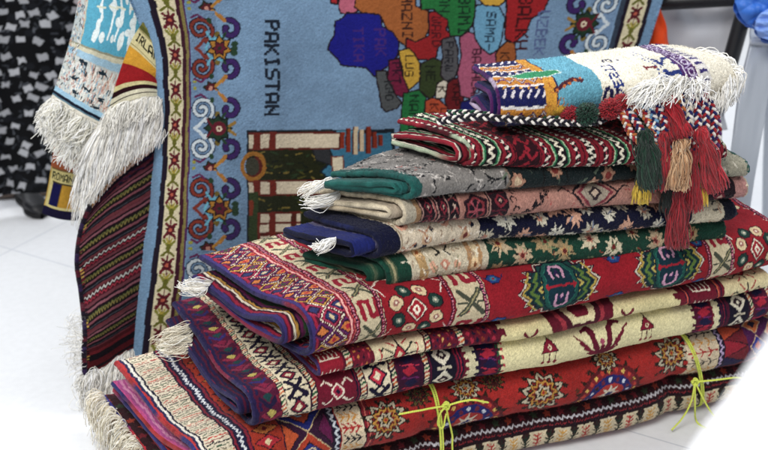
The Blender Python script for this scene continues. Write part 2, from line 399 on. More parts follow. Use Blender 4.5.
def octa(cv, x, y, r, c, c2, c3='e8dcc4'):
    p = [(x+r*math.cos(a)*1.1, y+r*math.sin(a)) for a in np.arange(8)*math.pi/4+math.pi/8]
    cv.poly(p, c, '2a1426', 1.6); cv.ell(x, y, r*.45, r*.42, c2); cv.ell(x, y, r*.18, r*.18, c3)
def flower(cv, x, y, r):
    """ring of octagons round a latticed diamond, on red"""
    cv.dia(x, y, r*.38, r*.44, 'e6d9c4', '3a1026', 1.6); cv.dia(x, y, r*.3, r*.36, 'a3132f'); cv.dia(x, y, r*.16, r*.2, 'f0e4d0'); cv.dia(x, y, r*.07, r*.09, 'b01030')
    for k in range(8):
        a = k*math.pi/4+math.pi/8
        c = ('24453f', 'd9c39c')[k % 2]
        octa(cv, x+r*.78*math.cos(a), y+r*.74*math.sin(a), r*.255, c, '8c9a8a' if k % 2 == 0 else 'a9766c')
    for sx in (-1, 1):
        for sy in (-1, 1):
            cv.line([(x+sx*r*1.05, y+sy*r*.55), (x+sx*r*1.3, y+sy*r*1.05), (x+sx*r*1.05, y+sy*r*1.2)], 1.8, 'ead9cc')
def blue_hex(cv, x, y, r):
    p = [(x+r*math.cos(a), y+r*.8*math.sin(a)) for a in np.arange(6)*math.pi/3]
    cv.poly(p, '2c4a8c', '1c1838', 1.6); p = [(x+r*.5*math.cos(a), y+r*.4*math.sin(a)) for a in np.arange(6)*math.pi/3]; cv.poly(p, '3f7f9a'); cv.ell(x, y, r*.2, r*.2, 'a01535')
    for s in (-1, 1): cv.line([(x+s*r, y), (x+s*r*1.7, y+r*.6)], 2, '3c2a58')
def medal(cv, x, y, w, h):
    """green medallion: stepped chevrons at both ends, rose hooks either side of a red bar"""
    def ser(f, c, n=4, ol=None, ow=1.4):   # serrated outline
        P = []; a, b = w*f, h*f
        L = [(-1, 0), (-.80, .26), (-.90, .40), (-.66, .42), (-.74, .66), (-.46, .62), (-.42, .84), (-.26, .84), (-.24, 1.0), (0, 1.0)]
        P = [(x+p*a, y+q*b) for p, q in L]+[(x-p*a, y+q*b) for p, q in L[::-1][1:]]+[(x-p*a, y-q*b) for p, q in L[1:]]+[(x+p*a, y-q*b) for p, q in L[::-1][1:-1]]
        cv.poly(P, c, ol, ow)
    ser(1.07, 'cfc6b4', ol='241830', ow=1.2); ser(1.01, '5c1430'); ser(.94, '1c4a48', ol='121c30', ow=1.6)
    for s_ in (-1, 1):
        for k, (c, wd) in enumerate((('b8a04a', 4), ('20283a', 2.4), ('66803a', 5), ('20283a', 2), ('c0ae5a', 4), ('6c1a36', 4.5), ('1c3c44', 3))):
            f = .95-k*.095; g = .58-.04*k
            cv.line([(x+s_*w*(f-.30), y+h*g*1.05), (x+s_*w*(f-.12), y+h*g*.55), (x+s_*w*(f-.20), y+h*g*.42), (x+s_*w*f, y), (x+s_*w*(f-.20), y-h*g*.42), (x+s_*w*(f-.12), y-h*g*.55), (x+s_*w*(f-.30), y-h*g*1.05)], wd*.8, c)
    P = [(-.40, -.5), (-.2, -.86), (.2, -.86), (.40, -.5), (.46, 0), (.40, .5), (.2, .86), (-.2, .86), (-.40, .5), (-.46, 0)]
    cv.poly([(x+p*w, y+q*h) for p, q in P], '1f5c54', '121c30', 1.8); cv.poly([(x+p*w*.8, y+q*h*.86) for p, q in P], '173c4a', '2c7a6a', 1.2)
    cv.line([(x-w*.34, y), (x+w*.34, y)], 3.6, 'a81a34'); cv.dia(x-w*.34, y, 5, 5, 'a81a34'); cv.dia(x+w*.34, y, 5, 5, 'a81a34')
    for s_ in (-1, 1):
        q = y+s_*h*.42; r = h*.24
        cv.line([(x-r*.9, q-s_*r*.7), (x-r, q+s_*r*.5), (x-r*.5, q+s_*r), (x+r*.5, q+s_*r), (x+r, q+s_*r*.5), (x+r*.9, q-s_*r*.7)], 4.6, 'cfa0b8')
        cv.line([(x-r*.4, q-s_*r*.4), (x, q+s_*r*.3), (x+r*.4, q-s_*r*.4)], 3, '3a2a5c'); cv.dia(x, q-s_*r*.5, 4, 4, 'cfa0b8')
# ---- rug A : red with green medallions
cA = Cv(-40, 1250, -150, 640, 1.1, '9c1028')
x0 = TA(313)
cA.band(-60, x0+12, '5a1836'); cA.band(x0-50, x0+3, '4a3c78'); cA.band(x0+4, x0+9, 'a31a44')
ba, bb = TA(322), TA(347)
cA.band(ba, bb, '5e1430'); cA.band(ba-3, ba, '2a1838'); cA.band(bb, bb+2.5, '2a1838')
bm = (ba+bb)/2; bw = (bb-ba)
y = -150; k = 0
while y < 640:
    for ss in (0, 1):
        c = [('c89a3c', '7d2a62', '3c5a3c'), ('6b2c6a', 'd07f3a', 'b8203c'), ('b0355a', '38406e', 'd3c09a')][k % 3]
        cx, cy = (bm-bw*.02, y) if ss == 0 else (bm+(bw*.5), y+bw*.42)
        cA.dia(cx, cy, bw*.40, bw*.34, c[0]); cA.dia(cx, cy, bw*.32, bw*.27, '2c1430'); cA.dia(cx, cy, bw*.26, bw*.21, c[1]); cA.dia(cx, cy, bw*.13, bw*.11, c[2])
        if ss: cx -= bw; cA.dia(cx, cy, bw*.40, bw*.34, c[0]); cA.dia(cx, cy, bw*.30, bw*.25, '3c1434'); cA.dia(cx, cy, bw*.2, bw*.16, c[1])
    # dotted lattice
    for s in (-1, 1):
        for q in np.linspace(0, 1, 8): cA.ell(bm+s*bw*.5*(1-q), y+s*0+bw*.42*q, 1.3, 1.3, 'eadfc8'); cA.ell(bm+s*bw*.5*q, y+bw*.42+bw*.42*q, 1.3, 1.3, 'eadfc8')
    y += bw*.84; k += 1
cA.band(-60, x0+3, '4a3c78')
p = bb+3
for c in ('8d1a3c', 'e3a9a0', '9b1a38', 'd8766c', '6d1230'): cA.band(p, p+2.8, c); p += 2.8
cream_hook_band(cA, TA(357)+4, TA(386), ph=10)
fx = TA(419); flower(cA, fx, 12, 46); flower(cA, fx, 150, 47); flower(cA, fx, 298, 47); flower(cA, fx, 446, 47); flower(cA, fx, -146, 47)
for yy in (76, 224, 372): cA.line([(fx-50, yy-8), (fx-30, yy+8), (fx-10, yy-6), (fx+14, yy+8), (fx+34, yy-6), (fx+52, yy+6)], 3, 'e2d5c2')
cream_hook_band(cA, TA(456), TA(488), ph=4)
for px in (499, 617, 700): blue_hex(cA, TA(px), 50 if px != 617 else 44, 13); blue_hex(cA, TA(px)+6, -28, 14)
for px in (560, 668): medal(cA, TA(px), 18, 76 if px == 560 else 68, 50); medal(cA, TA(px), 200, 76, 50)
cream_hook_band(cA, TA(709), TA(733), ph=12)
flower(cA, TA(757), 14, 46); flower(cA, TA(757), 150, 47)
cream_hook_band(cA, TA(757)+62, TA(757)+112)

rA = thing('folded_kilim', 'crimson kilim with green stepped medallions, topmost of the long rugs', 'rug', FB.C.tolist(), 'long folded kilims at the bottom of the heap')
path = fold_path(.371, .291, 0, .36, -.042, .060, r=.055, e=2.2, n=44)
back = [(.36+.012*math.sin(a), .3005-.0095*math.cos(a), -.042) for a in np.linspace(.3, 2.8, 6)]
inner = pinch(fold_path(.350, .310, .042, .34, -.062, .026, r=.03, e=2., n=24))[::-1]
pathA = path+back+inner
fold_rug(FB, pathA, .975, cA, '9c1c3a', .011, cordr=.0042, mat=M_FLAT, both=True, parent=rA, cord=['332f5c', '2c2a54', '3c3060', '7c2440'], fine=(-.075, .10), mid=46)
fringe(rA, [onplane(214, 280, FB.C+FB.e2*.30, FB.e2), onplane(206, 290, FB.C+FB.e2*.26, FB.e2)], [onplane(186, 278, FB.C+FB.e2*.28, FB.e2), onplane(180, 291, FB.C+FB.e2*.26, FB.e2)], 100, ['f6f2ea', 'e8e2d6', 'ffffff'], .0008, .003, .004, clump=3)

# ---- rug A2 : thin cream kilim under it
c2 = Cv(-40, 1250, -120, 560, 1.1, 'd8cd9c')
c2.band(-40, TA2(500), '6e1530')
def comb(cv, xa, xb, c='e3d8c4'):
    xm = (xa+xb)/2
    for yy in range(-120, 560, 36):
        cv.line([(xa+2, yy-12), (xb-2, yy-12)], 2.2, c)
        for x in np.linspace(xa+4, xb-4, 5): cv.line([(x, yy-12), (x, yy+8)], 1.8, c)
def stripes(cv, x, seq, w):
    for c in seq: cv.band(x, x+w, c); x += w
    return x
def cells(cv, xa, xb, pitch, bg, f, ya=-130, yb=560, ph=0):
    y = ya+ph; k = 0
    while y < yb: f((xa+xb)/2, y, xb-xa, pitch, k); y += pitch; k += 1
def zband(cv, x, w):   # striped tooth border red/green/cream
    cv.band(x-w/2, x+w/2, 'd9ccae'); y = -140; k = 0
    while y < 560:
        cv.poly([(x-w/2, y), (x+w/2, y+4), (x+w/2, y+7), (x-w/2, y+3)], ('a51c30', '2f6a46', '26233c', 'c26a34')[k % 4]); y += 6; k += 1
    cv.band(x-w/2-1.6, x-w/2, '1f1830'); cv.band(x+w/2, x+w/2+1.6, '1f1830')
stripes(c2, TA2(313), ('3b2a5c', 'a01c3c', 'a01c3c', 'b0203c'), 3)
c2.band(TA2(320), TA2(343), '9a1734'); comb(c2, TA2(321), TA2(342))
zband(c2, TA2(349), 10); c2.band(TA2(353), TA2(372), '7a1834')
def dots(cv, xa, xb, cols, pitch=9, r=2.4):
    for i, x in enumerate(np.arange(xa, xb, pitch)):
        for j, yy in enumerate(np.arange(-120, 540, pitch)): cv.dia(x+(j % 2)*pitch/2, yy, r, r*1.3, cols[(i+j) % len(cols)])
dots(c2, TA2(354), TA2(372), ['c8843c', '2a1a34', 'c0304a'])
a, b = TA2(375), TA2(427); c2.band(a, b, 'ddd0ac')
def fl(x, y, w, p, k):
    c2.line([(x-w*.42, y), (x+w*.42, y)], 2, '2a2030'); c2.line([(x, y-p*.45), (x, y+p*.45)], 2, '2a2030')
    c2.dia(x, y, 13, 13, 'b3283c', '241a2c', 1.8); c2.dia(x, y, 6, 6, 'e3d4ae')
    for s in (-1, 1):
        for q in (-1, 1):
            c2.line([(x+s*12, y+q*3), (x+s*26, y+q*14), (x+s*34, y+q*10)], 2.4, '1f2b2c'); c2.line([(x+s*8, y+q*14), (x+s*18, y+q*22)], 2.8, 'b3283c')
        c2.line([(x+s*34, y-12), (x+s*34, y+12)], 2.2, 'b3283c')
cells(c2, a, b, 56, '', fl, ph=130-4)
zband(c2, TA2(431), 8); zband(c2, TA2(462), 9)
dots(c2, TA2(436), TA2(458), ['a8304a', '2a2040', 'c29a5a', '4c1a44'], 8)
dots(c2, TA2(467), TA2(494), ['3a1838', 'b02848', '241a38', '8a3a28'], 10, 3.6)
def ragged(cv, x, sgn, c, amp=16, pitch=13):
    pts = [(x, -140)]; y = -140; k = 0
    while y < 560: pts += [(x+sgn*(amp if k % 2 else 3), y), (x+sgn*(amp if k % 2 else 3), y+pitch/2)]; y += pitch/2; k += 1
    pts.append((x, 560)); cv.poly(pts, c)
ragged(c2, TA2(500)-2, 1, '6e1530', 14, 22)
xo = TA2(582)
for yy in (24, 170, 316, -122):
    P = [(-1, -.25), (-.7, -1), (.7, -1), (1, -.25), (1, .25), (.7, 1), (-.7, 1), (-1, .25)]
    for f, c in ((1, '6f1730'), (.74, 'a83a48'), (.62, '5a1a30'), (.46, 'ddd2a6'), (.28, '7a1c34')): c2.poly([(xo+p*68*f, yy+q*52*f) for p, q in P], c)
for px in (530, 628):
    for yy in (-10, 120, 250): cross_x(c2, TA2(px), yy, 2.8, '6f1730', 'a04050')
ragged(c2, TA2(680), -1, '6e1530', 14, 22); c2.band(TA2(680)-1, TA2(724), '7a1532'); comb(c2, TA2(692), TA2(712))
stripes(c2, TA2(684), ('2a1a38', 'c85a4a', '2a1a38'), 3); stripes(c2, TA2(716), ('2a1a38', 'd06a4a', '8a1836', '2a1a38'), 3)
a, b = TA2(724), TA2(768)+10; c2.band(a, b, 'ddd0a4'); cells(c2, a, b, 50, '', fl, ph=14)
r2 = thing('folded_kilim', 'thin cream kilim with maroon octagon, just below the crimson medallion one', 'rug', FB.C.tolist(), 'long folded kilims at the bottom of the heap')
fold_rug(FB, fold_path(.279, .256, .002, .36, .03, .072, r=.018, e=2., n=44), .96, c2, '8a1c38', .008, mat=M_FLAT, both=True, parent=r2, cord='4a3468', cordr=.004, fine=(-.03, .045), mid=46)

# ---- rug B : cream field with birds, purple banded ends
cB = Cv(-140, 1260, -140, 640, 1.1, 'dcd3a6')
cB.band(-200, TB(500), '5c1438')
def xox(c='241c38', c2='e0d4b2', r='8c1c3c'):
    def f(x, y, w, p, k):
        u = w/11
        if k % 2: cross_x(cB, x, y, u, c, c)
        else:
            cB.dia(x, y, u*4, u*4, r, c, u*.8); cB.dia(x, y, u*1.8, u*1.8, c2)
            for s in (-1, 1): cB.line([(x-u*3, y+s*u*5), (x, y+s*u*3.5), (x+u*3, y+s*u*5)], u, c)
    return f
xl = TB(247)
# left end: purple selvage, magenta flame band, tick bands
cB.band(-200, xl+6, '3f3570'); cB.band(xl+6, xl+12, '8c1c3c'); cB.band(xl+12, xl+18, '2c2350')
y = -140; k = 0
a0 = xl+18; a1 = TB(284)
cB.band(a0, a1, '5c163c')
while y < 640:
    m = (a0+a1)/2; w = (a1-a0)
    cB.poly([(m, y), (m+w*.42, y+16), (m+w*.3, y+20), (m, y+8), (m-w*.3, y+20), (m-w*.42, y+16)], ('3a3070', '92284a', '2a2044', '8c3050')[k % 4])
    cB.poly([(m, y+10), (m+w*.2, y+20), (m, y+26), (m-w*.2, y+20)], ('1f4a4c', 'b8a858' if k % 4 == 1 else '8a1c48')[k % 2])
    cB.rect(a0+3, a0+8, y, y+12, '2a2350'); cB.rect(a1-8, a1-3, y+9, y+20, '84203e')
    y += 24; k += 1
zband(cB, TB(285), 8)
b0, b1 = TB(288), TB(311); cB.band(b0, b1, 'd9cdb0'); cells(cB, b0, b1, 30, '', xox(), ph=9)
zband(cB, TB(315), 8)
cB.band(TB(319), TB(356), '7a1434')
def xwhite(x, y, w, p, k):
    cB.dia(x, y, 11, 12, 'a8204a', 'e3d6c4', 2.6); cB.dia(x, y, 4, 5, '2a1a38')
    for s in (-1, 1):
        for q in (-1, 1): cB.line([(x+s*9, y+q*9), (x+s*20, y+q*18), (x+s*26, y+q*12)], 2.6, 'e3d6c4' if k % 2 == 0 else 'c23a5a')
cells(cB, TB(319), TB(356), 46, '', xwhite, ph=140-2)
stripes(cB, TB(356), ('241a38', '8a1a3c', '241a38'), 2.5); zband(cB, TB(363), 9)
b0, b1 = TB(367), TB(391); cB.band(b0, b1, 'ddd1b4'); cells(cB, b0, b1, 32, '', xox('1f1a38', 'ddd1b4', 'c02a48'), ph=20)
zband(cB, TB(395), 8); cB.band(TB(399), TB(424), '471438')
def flame(x, y, w, p, k):
    cB.poly([(x-14, y), (x-4, y-8), (x+14, y-2), (x+4, y+8)], ('a81c3c', '262048')[k % 2]); cB.line([(x-16, y+9), (x+16, y+6)], 2, ('c03050', '7a2a6a')[k % 2])
cells(cB, TB(399), TB(424), 18, '', flame)
zband(cB, TB(428), 9)
b0, b1 = TB(433), TB(457); cB.band(b0, b1, '1f1a30')
def dmd(x, y, w, p, k):
    cB.dia(x, y, w*.42, p*.44, 'd9d2be'); cB.dia(x, y, w*.24, p*.24, '3a2430'); cB.dia(x, y, w*.1, p*.1, 'd9d2be'); cB.rect(x-w*.3, x+w*.3, y+p*.5-2, y+p*.5+2, 'c8bfa8')
cells(cB, b0, b1, 40, '', dmd, ph=0)
stripes(cB, TB(458), ('8a1a3c', '241a38', 'a81c40', '241a38', '6c1434'), 3)
b0, b1 = TB(465), TB(480); cB.band(b0, b1, 'ddd4ae'); ragged(cB, b0, 1, '7a1638', 9, 12); ragged(cB, b1, -1, '2c1a40', 9, 12)
cB.band(b1, TB(499), '3a1538'); cells(cB, b1, TB(499), 15, '', flame)
ragged(cB, TB(499)-2, 1, 'b8324a', 12, 12); ragged(cB, TB(499)-2, 1, '2f6a46', 7, 12); ragged(cB, TB(499)-6, 1, '5c1438', 9, 12)
def pendant(x, y, s=1.):
    cB.poly([(x-12*s, y-2*s), (x+12*s, y-2*s), (x+9*s, y+5*s), (x, y+17*s), (x-9*s, y+5*s)], '8c1a3a', '3a1228', 1.4); cB.dia(x, y+4*s, 4*s, 4*s, 'e0d4b0'); cB.dia(x, y+4*s, 2*s, 2*s, '8c1a3a')
    cB.line([(x, y+17*s), (x-2, y+24*s)], 1.8, '4a1428')
    for q in (-9, 0, 9): cB.line([(x+q*s, y-2*s), (x+q*s, y-13*s)], 1.7, '5a1830'); cB.dia(x+q*s, y-15*s, 3.2*s, 3.2*s, '8c1a3a')
def birdtree(x, y, s=1.):
    for q in (-1, 1):
        cB.line([(x+q*3*s, y-20*s), (x+q*11*s, y-2*s), (x+q*12*s, y+10*s), (x+q*18*s, y+17*s)], 7.5*s, '6e1734')
        cB.line([(x+q*16*s, y+18*s), (x+q*26*s, y+14*s)], 4*s, '6e1734')
        for k in range(4): cB.line([(x+q*(6+k*2)*s, y+(-18+k*2)*s), (x+q*(22+k*5)*s, y+(-11+k*7)*s)], 2.6*s, '7d1c3a')
    cB.line([(x, y-20*s), (x, y-8*s)], 6*s, '6e1734'); cB.dia(x, y-2*s, 4*s, 5*s, 'a8506a')
for dy in (-1, 0, 1, 2):
    if dy == -1: continue
    oy = dy*100+10
    pendant(TB(547), oy, 1.25); pendant(TB(645), oy+2, 1.15); birdtree(TB(600), oy-1, 1.45)
cB.band(TB(694), 1400, '5c1438'); ragged(cB, TB(694), -1, '5c1438', 9, 12)
cells(cB, TB(696), TB(708), 15, '', flame); b0, b1 = TB(709), TB(719); cB.band(b0, b1, 'ddd4ae'); ragged(cB, b0, 1, '7a1638', 6, 12); ragged(cB, b1, -1, '2c1a40', 6, 12)
stripes(cB, TB(720), ('241a38', '8a1a3c', '241a38'), 3); b0, b1 = TB(727), TB(747); cB.band(b0, b1, '1f1a30'); cells(cB, b0, b1, 38, '', dmd)
zband(cB, TB(750), 8); cells(cB, TB(754), TB(768), 18, '', flame); zband(cB, TB(772), 9); cB.band(TB(776), TB(796), 'ddd1b4'); cells(cB, TB(776), TB(796), 32, '', xox())
rB = thing('folded_kilim', 'cream kilim with dark red birds and pendants and purple banded ends', 'rug', FB.C.tolist(), 'long folded kilims at the bottom of the heap')
path = fold_path(.243, .184, 0, .41, -.090, -.038, r=.042, e=2.1, n=44)
backp = [(.41+.010*math.sin(a), .193-.009*math.cos(a), -.09) for a in np.linspace(.3, 2.8, 6)]
inner = pinch(fold_path(.225, .202, .028, .39, -.108, -.054, r=.02, e=2., n=24))[::-1]
fold_rug(FB, path+backp+inner, 1.0, cB, 'a81c48', .011, mat=M_FLAT, both=True, parent=rB, cord=['332c58', '2c2850', '802444', '362e5c'], cordr=.0045, fine=(-.055, .08), mid=46)
fringe(rB, [onplane(194, 322, FB.C+FB.e2*.33, FB.e2), onplane(192, 348, FB.C+FB.e2*.27, FB.e2)], [onplane(160, 338, FB.C+FB.e2*.32, FB.e2), onplane(160, 354, FB.C+FB.e2*.28, FB.e2)], 150, ['f2ecdc', 'e4dcc8', 'fbf8f0'], .0008, .005, .005, clump=5, seed=5)

# ---- rug C : orange red knotted rug, tied
cC = Cv(-260, 1280, -150, 640, 1.1, 'a82620')
xc = TC(196)
cC.band(-300, xc+5, '2c2850'); cC.band(xc-40, xc-1, '5a3c78'); cC.band(xc-14, xc+1, 'b83030'); 
p = xc+1
for c, w in (('b83030', 9), ('2a2a58', 3.5), ('ddd8cc', 4.5), ('1f1f3c', 4)): cC.band(p, p+w, c); p += w
e1 = TC(236); cC.band(p, e1, 'd6cbb4')
y = -150; k = 0
R = np.random.default_rng(3)
while y < 640:   # thin yarn trees and ticks along the band
    c = ('2a2838', '8c3038', 'c23a32', '5a5038', '39604a')[k % 5]; x = p+3
    while x < e1-3:
        l = R.uniform(8, 22); cC.line([(x, y+R.normal(0, .8)), (x+l, y+2.5+R.normal(0, .8))], 2.0, c); x += l+R.uniform(1, 4)
    y += 6.6; k += 1
for yy in (-70, -36, -2, 24):
    m = (p+e1)/2
    cC.rect(p+2, e1-2, yy-9, yy+9, 'd6c8a6'); cC.line([(p+4, yy), (e1-4, yy)], 2, '2a2838')
    for q in np.arange(p+10, e1-8, 13): cC.line([(q, yy-6), (q+6, yy), (q, yy+6)], 2.2, ('2a2838', '8c3038')[int(yy) % 2])
p = e1
for c, w in (('2a1c38', 3), ('8c1f3c', 4), ('2a1c38', 2)): cC.band(p, p+w, c); p += w
cC.band(p, p+12, '23244c'); zigband(cC, p+6, 2.6, 9, 2.8, 'dbdde0'); p += 12
for c, w in (('2a1c38', 2), ('8c1f3c', 5), ('2a1c38', 2)): cC.band(p, p+w, c); p += w
q1 = TC(285); cC.band(p, q1, 'a8381f')
y = -150; k = 0
while y < 640:
    m = (p+q1)/2; cC.dia(m, y, (q1-p)*.42, 11, ('c87a34', '2c2a52', 'b52a3a')[k % 3], '2a1626', 1.6); cC.dia(m, y, 6, 5, ('7a1a2c', 'c8783c', 'd8c8a0')[k % 3]); y += 22; k += 1
q2 = TC(333); cC.band(q1, q2, '401a3c'); m = (q1+q2)/2; w = q2-q1
y = -150; k = 0
while y < 640:
    cC.poly([(q1+3, y), (m, y-w*.42), (q2-3, y), (m, y+w*.42)], ('b2401f', '28307c')[k % 2], 'c9b48a', 1.6)
    cC.poly([(m-w*.28, y), (m, y-w*.25), (m+w*.28, y), (m, y+w*.25)], ('2a3a8a', 'b04a2a')[k % 2], '2a1628', 1.6)
    cC.curl(m, y, w*.14, 0, 5, 3.4, ('d8c4a4', '8cb0c8')[k % 2])
    for s in (-1, 1): cC.poly([(m+s*w*.48, y+w*.1), (m+s*w*.2, y+w*.42), (m+s*w*.48, y+w*.74)], ('c05a28', '6a1c50')[(k+(s > 0)) % 2], '2a1628', 1.4)
    y += w*.86; k += 1
p = q2; cC.band(p, p+12, '241c38'); zigband(cC, p+6, 3, 11, 3.2, 'c8ccd2'); p += 12
def arrows(cv, xa, xb):
    cv.band(xa, xb, 'd4c3a6'); y = -150; k = 0
    while y < 640:
        m = (xa+xb)/2; c = ('2a2430', 'b02c30', 'c8913c')[k % 3]; w = xb-xa
        cv.line([(xa+3, y), (xb-3, y)], 1.8, c)
        for q in (.2, .45, .7): cv.line([(xa+w*q-4, y-7), (xa+w*q+4, y), (xa+w*q-4, y+7)], 2.4, c)
        y += 17; k += 1
arrows(cC, p+2, TC(364)); p = TC(364)
for c, w in (('2a1628', 2), ('8c1f30', 5), ('c87060', 2), ('8c1f30', 4), ('2a1628', 2)): cC.band(p, p+w, c); p += w
def stepped(x, y, s, c='bdb29a', c2='b98a34'):
    R_ = np.random.default_rng(int(abs(x)*7) % 997)
    for a in np.arange(12)*math.pi/6+.2:
        cC.line([(x+24*s*math.cos(a), y+24*s*math.sin(a)), (x+46*s*math.cos(a)*1.15, y+44*s*math.sin(a))], 2.2, '33261c')
        cC.leaf(x+46*s*math.cos(a)*1.15, y+44*s*math.sin(a), 7.5*s, 5, a, '33261c', inner=.5)
    def zz(r0, r1, n, w_, c_, ph=0.):
        P = [(x+(r1 if k % 2 else r0)*s*1.2*math.cos(ph+math.pi*k/n), y+(r1 if k % 2 else r0)*s*math.sin(ph+math.pi*k/n)) for k in range(2*n+1)]; cC.line(P, w_*s, c_)
    cC.ell(x, y, 34*s, 28*s, '7c2020'); zz(25, 39, 10, 9, '241c18'); zz(25, 38, 10, 4.6, c); zz(18, 27, 10, 5, '241c18', .3); zz(17, 25, 10, 3.6, c2, .3)
    cC.ell(x, y, 17*s, 14*s, '2c2420'); zz(8, 15, 6, 3.6, c, .2); cC.dia(x, y, 8*s, 7*s, c2); cC.dia(x, y, 4*s, 4*s, 'a82a22')
    for k in range(5): a = R_.uniform(0, 6.28); cC.ell(x+32*s*math.cos(a), y+26*s*math.sin(a), 3*s, 3*s, ('8a3a2a', '3c5a4a', 'c08a3a')[k % 3])
def guls(x, y, s):
    for a in np.linspace(0, 2*math.pi, 19)[:-1]: cC.poly([(x+s*58*math.cos(a-.1), y+s*44*math.sin(a-.1)), (x+s*70*math.cos(a), y+s*55*math.sin(a)), (x+s*58*math.cos(a+.1), y+s*44*math.sin(a+.1))], '3a2418')
    cC.ell(x, y, 60*s, 46*s, '6a1a24'); cC.ell(x, y, 54*s, 41*s, '8c2030')
    for a in np.linspace(0, 2*math.pi, 25)[:-1]: cC.dia(x+s*50*math.cos(a), y+s*38*math.sin(a), 4*s, 4*s, ('d8b45a', 'c4402c')[int(a*4) % 2])
    cC.ell(x, y, 43*s, 32*s, '262a72')
    for a in np.linspace(0, 2*math.pi, 17)[:-1]: cC.ell(x+s*36*math.cos(a), y+s*26*math.sin(a), 3.4*s, 3.4*s, ('ccd0dc', '7a2a44')[int(a*3) % 2])
    cC.ell(x, y, 28*s, 20*s, 'b2362c'); cC.leaf(x, y, 20*s, 8, 0, 'd8cdb8', inner=.5); cC.ell(x, y, 7*s, 6*s, '262a72')
stepped(TC(386), 20, .75); stepped(TC(386), 130, .75); stepped(TC(384), -60, .7, 'd8a85a')
for px, sy in ((468, -24), (606, -20)): guls(TC(px), sy, 1.15); guls(TC(px), sy+210, 1.15)
stepped(TC(540), 12, .84); stepped(TC(424), 44, .5, '6a5a30', '3c2a28'); stepped(TC(496), 46, .4, '6a5a30', '3c2a28'); stepped(TC(604), 52, .5, '4a3a28', '2c2a28')

for px in range(420, 690, 13):
    for yy in (-60, -30, 2, 34, 66):
        if R.random() < .45: cC.leaf(TC(px)+R.uniform(-8, 8), yy+R.uniform(-6, 6), R.uniform(4, 8), 5, R.uniform(0, 6), ('3a2a20', '6a3a20', '4a1c1c')[R.integers(0, 3)], inner=.45)
stepped(TC(540), 12, .84); stepped(TC(672), 22, .8); stepped(TC(606), 44, .5); stepped(TC(470), 40, .55)
p = TC(686); arrows(cC, p, TC(716)); p = TC(716); cC.band(p, p+13, '241c38'); zigband(cC, p+6, 3, 11, 3.2, 'b8a4c4'); p += 13
cC.band(p, TC(745), '7a2030'); 
y = -150; k = 0
while y < 640: cC.poly([(p, y), (TC(745), y+16), (p, y+32)], ('c0502a', '2c2450', '9c2038')[k % 3], '2a1628', 1.6); y += 30; k += 1
p = TC(745); cC.band(p, p+200, '5a1f5a'); y = -150; k = 0
while y < 640:
    for i in range(3): cC.dia(p+24+i*44, y+(i % 2)*20, 20, 18, ('b83a22', '2c3490', 'c4703a')[(k+i) % 3], 'd0b490', 1.8); cC.dia(p+24+i*44, y+(i % 2)*20, 9, 8, ('2c3490', 'c84a34', '2a1a3a')[(k+i) % 3])
    y += 40; k += 1
rC = thing('folded_kilim', 'orange red rug with pale stepped flowers, pressed under the cream bird kilim', 'rug', FB.C.tolist(), 'long folded kilims at the bottom of the heap')
path = fold_path(.168, .086, -.004, .36, -.214, -.128, r=.056, e=2.1, n=44)
backp = [(.36+.010*math.sin(a), .095-.009*math.cos(a), -.214) for a in np.linspace(.3, 2.8, 6)]
inner = pinch(fold_path(.145, .106, .035, .34, -.226, -.142, r=.03, e=2., n=24))[::-1]
fold_rug(FB, path+backp+inner, 1.06, cC, 'c0589a', .011, mat=M_PILE, hairs=30000, parent=rC, cord=['a83438', '3a3870', 'a02c30', '3a3870'], cordr=.0048, fine=(-.07, .09), mid=46)
# ---- rug D : border fold, lowest
cD = Cv(-260, 1280, -150, 560, 1.1, '941f26')
cD.row(22, 600, '3c1620'); cD.row(12, 22, '2a1420'); cD.row(-26, 12, 'cdbfa2'); cD.row(-31, -26, '5a1626'); cD.row(-29.5, -27.5, 'c87a5a'); cD.row(-150, -31, '9c2028')
zigrow(cD, 28, 2.4, 10, 2.8, 'c2c0c4', -260, 1280); zigrow(cD, 19, 1, 6, 1.4, '8a2a34', -260, 1280)
for yy in range(40, 560, 26):
    for x in range(-260, 1280, 26): cD.leaf(x+(yy//26 % 2)*13, yy, 9, 5, .3, ('7a2030', '3a4a34', 'a0402a')[(x//26+yy//26) % 3], inner=.5)
x = TD(452)-700; k = 0
while x < 1280:
    c = ('b0282c', 'c89a44', '7a6a50')[(k//2) % 2 if k % 2 else 0] if k % 2 else None
    if k % 2 == 0:
        col = '24382c'; cD.poly([(x-5, -26), (x+5, -26), (x+1, -7), (x+9, 8), (x+6, 12), (x-6, 12), (x-9, 8), (x-1, -7)], '3a2020')
        for j in range(3): cD.line([(x-8, -16+j*9+5), (x, -18+j*9), (x+8, -16+j*9+5)], 2.2, col)
        cD.line([(x, -26), (x, 10)], 2, col)
    else:
        col = ('b0282c', 'c89a44')[(k//2) % 2]
        cD.line([(x, -24), (x, 8)], 2.4, col)
        for j in range(4): cD.line([(x-7, -15+j*7.5), (x, -20+j*7.5), (x+7, -15+j*7.5)], 2.6, col)
    x += 23.5; k += 1
rD = thing('folded_kilim', 'lowest rug, on the floor, its cream border showing small red and green trees', 'rug', FB.C.tolist(), 'long folded kilims at the bottom of the heap')
path = fold_path(.071, .006, -.002, .38, -.240, -.150, r=.045, e=2.2, n=44)
backp = [(.38+.010*math.sin(a), .016-.009*math.cos(a), -.24) for a in np.linspace(.3, 2.8, 6)]
inner = fold_path(.047, .028, .035, .36, -.250, -.168, n=24)[::-1]
fold_rug(FB, path+backp+inner, 1.0, cD, 'a02030', .010, mat=M_PILE, hairs=18000, parent=rD, cord=['3c3a80', 'b02838', '3c3a80'], cordr=.0046, fine=(-.06, .06), mid=46)
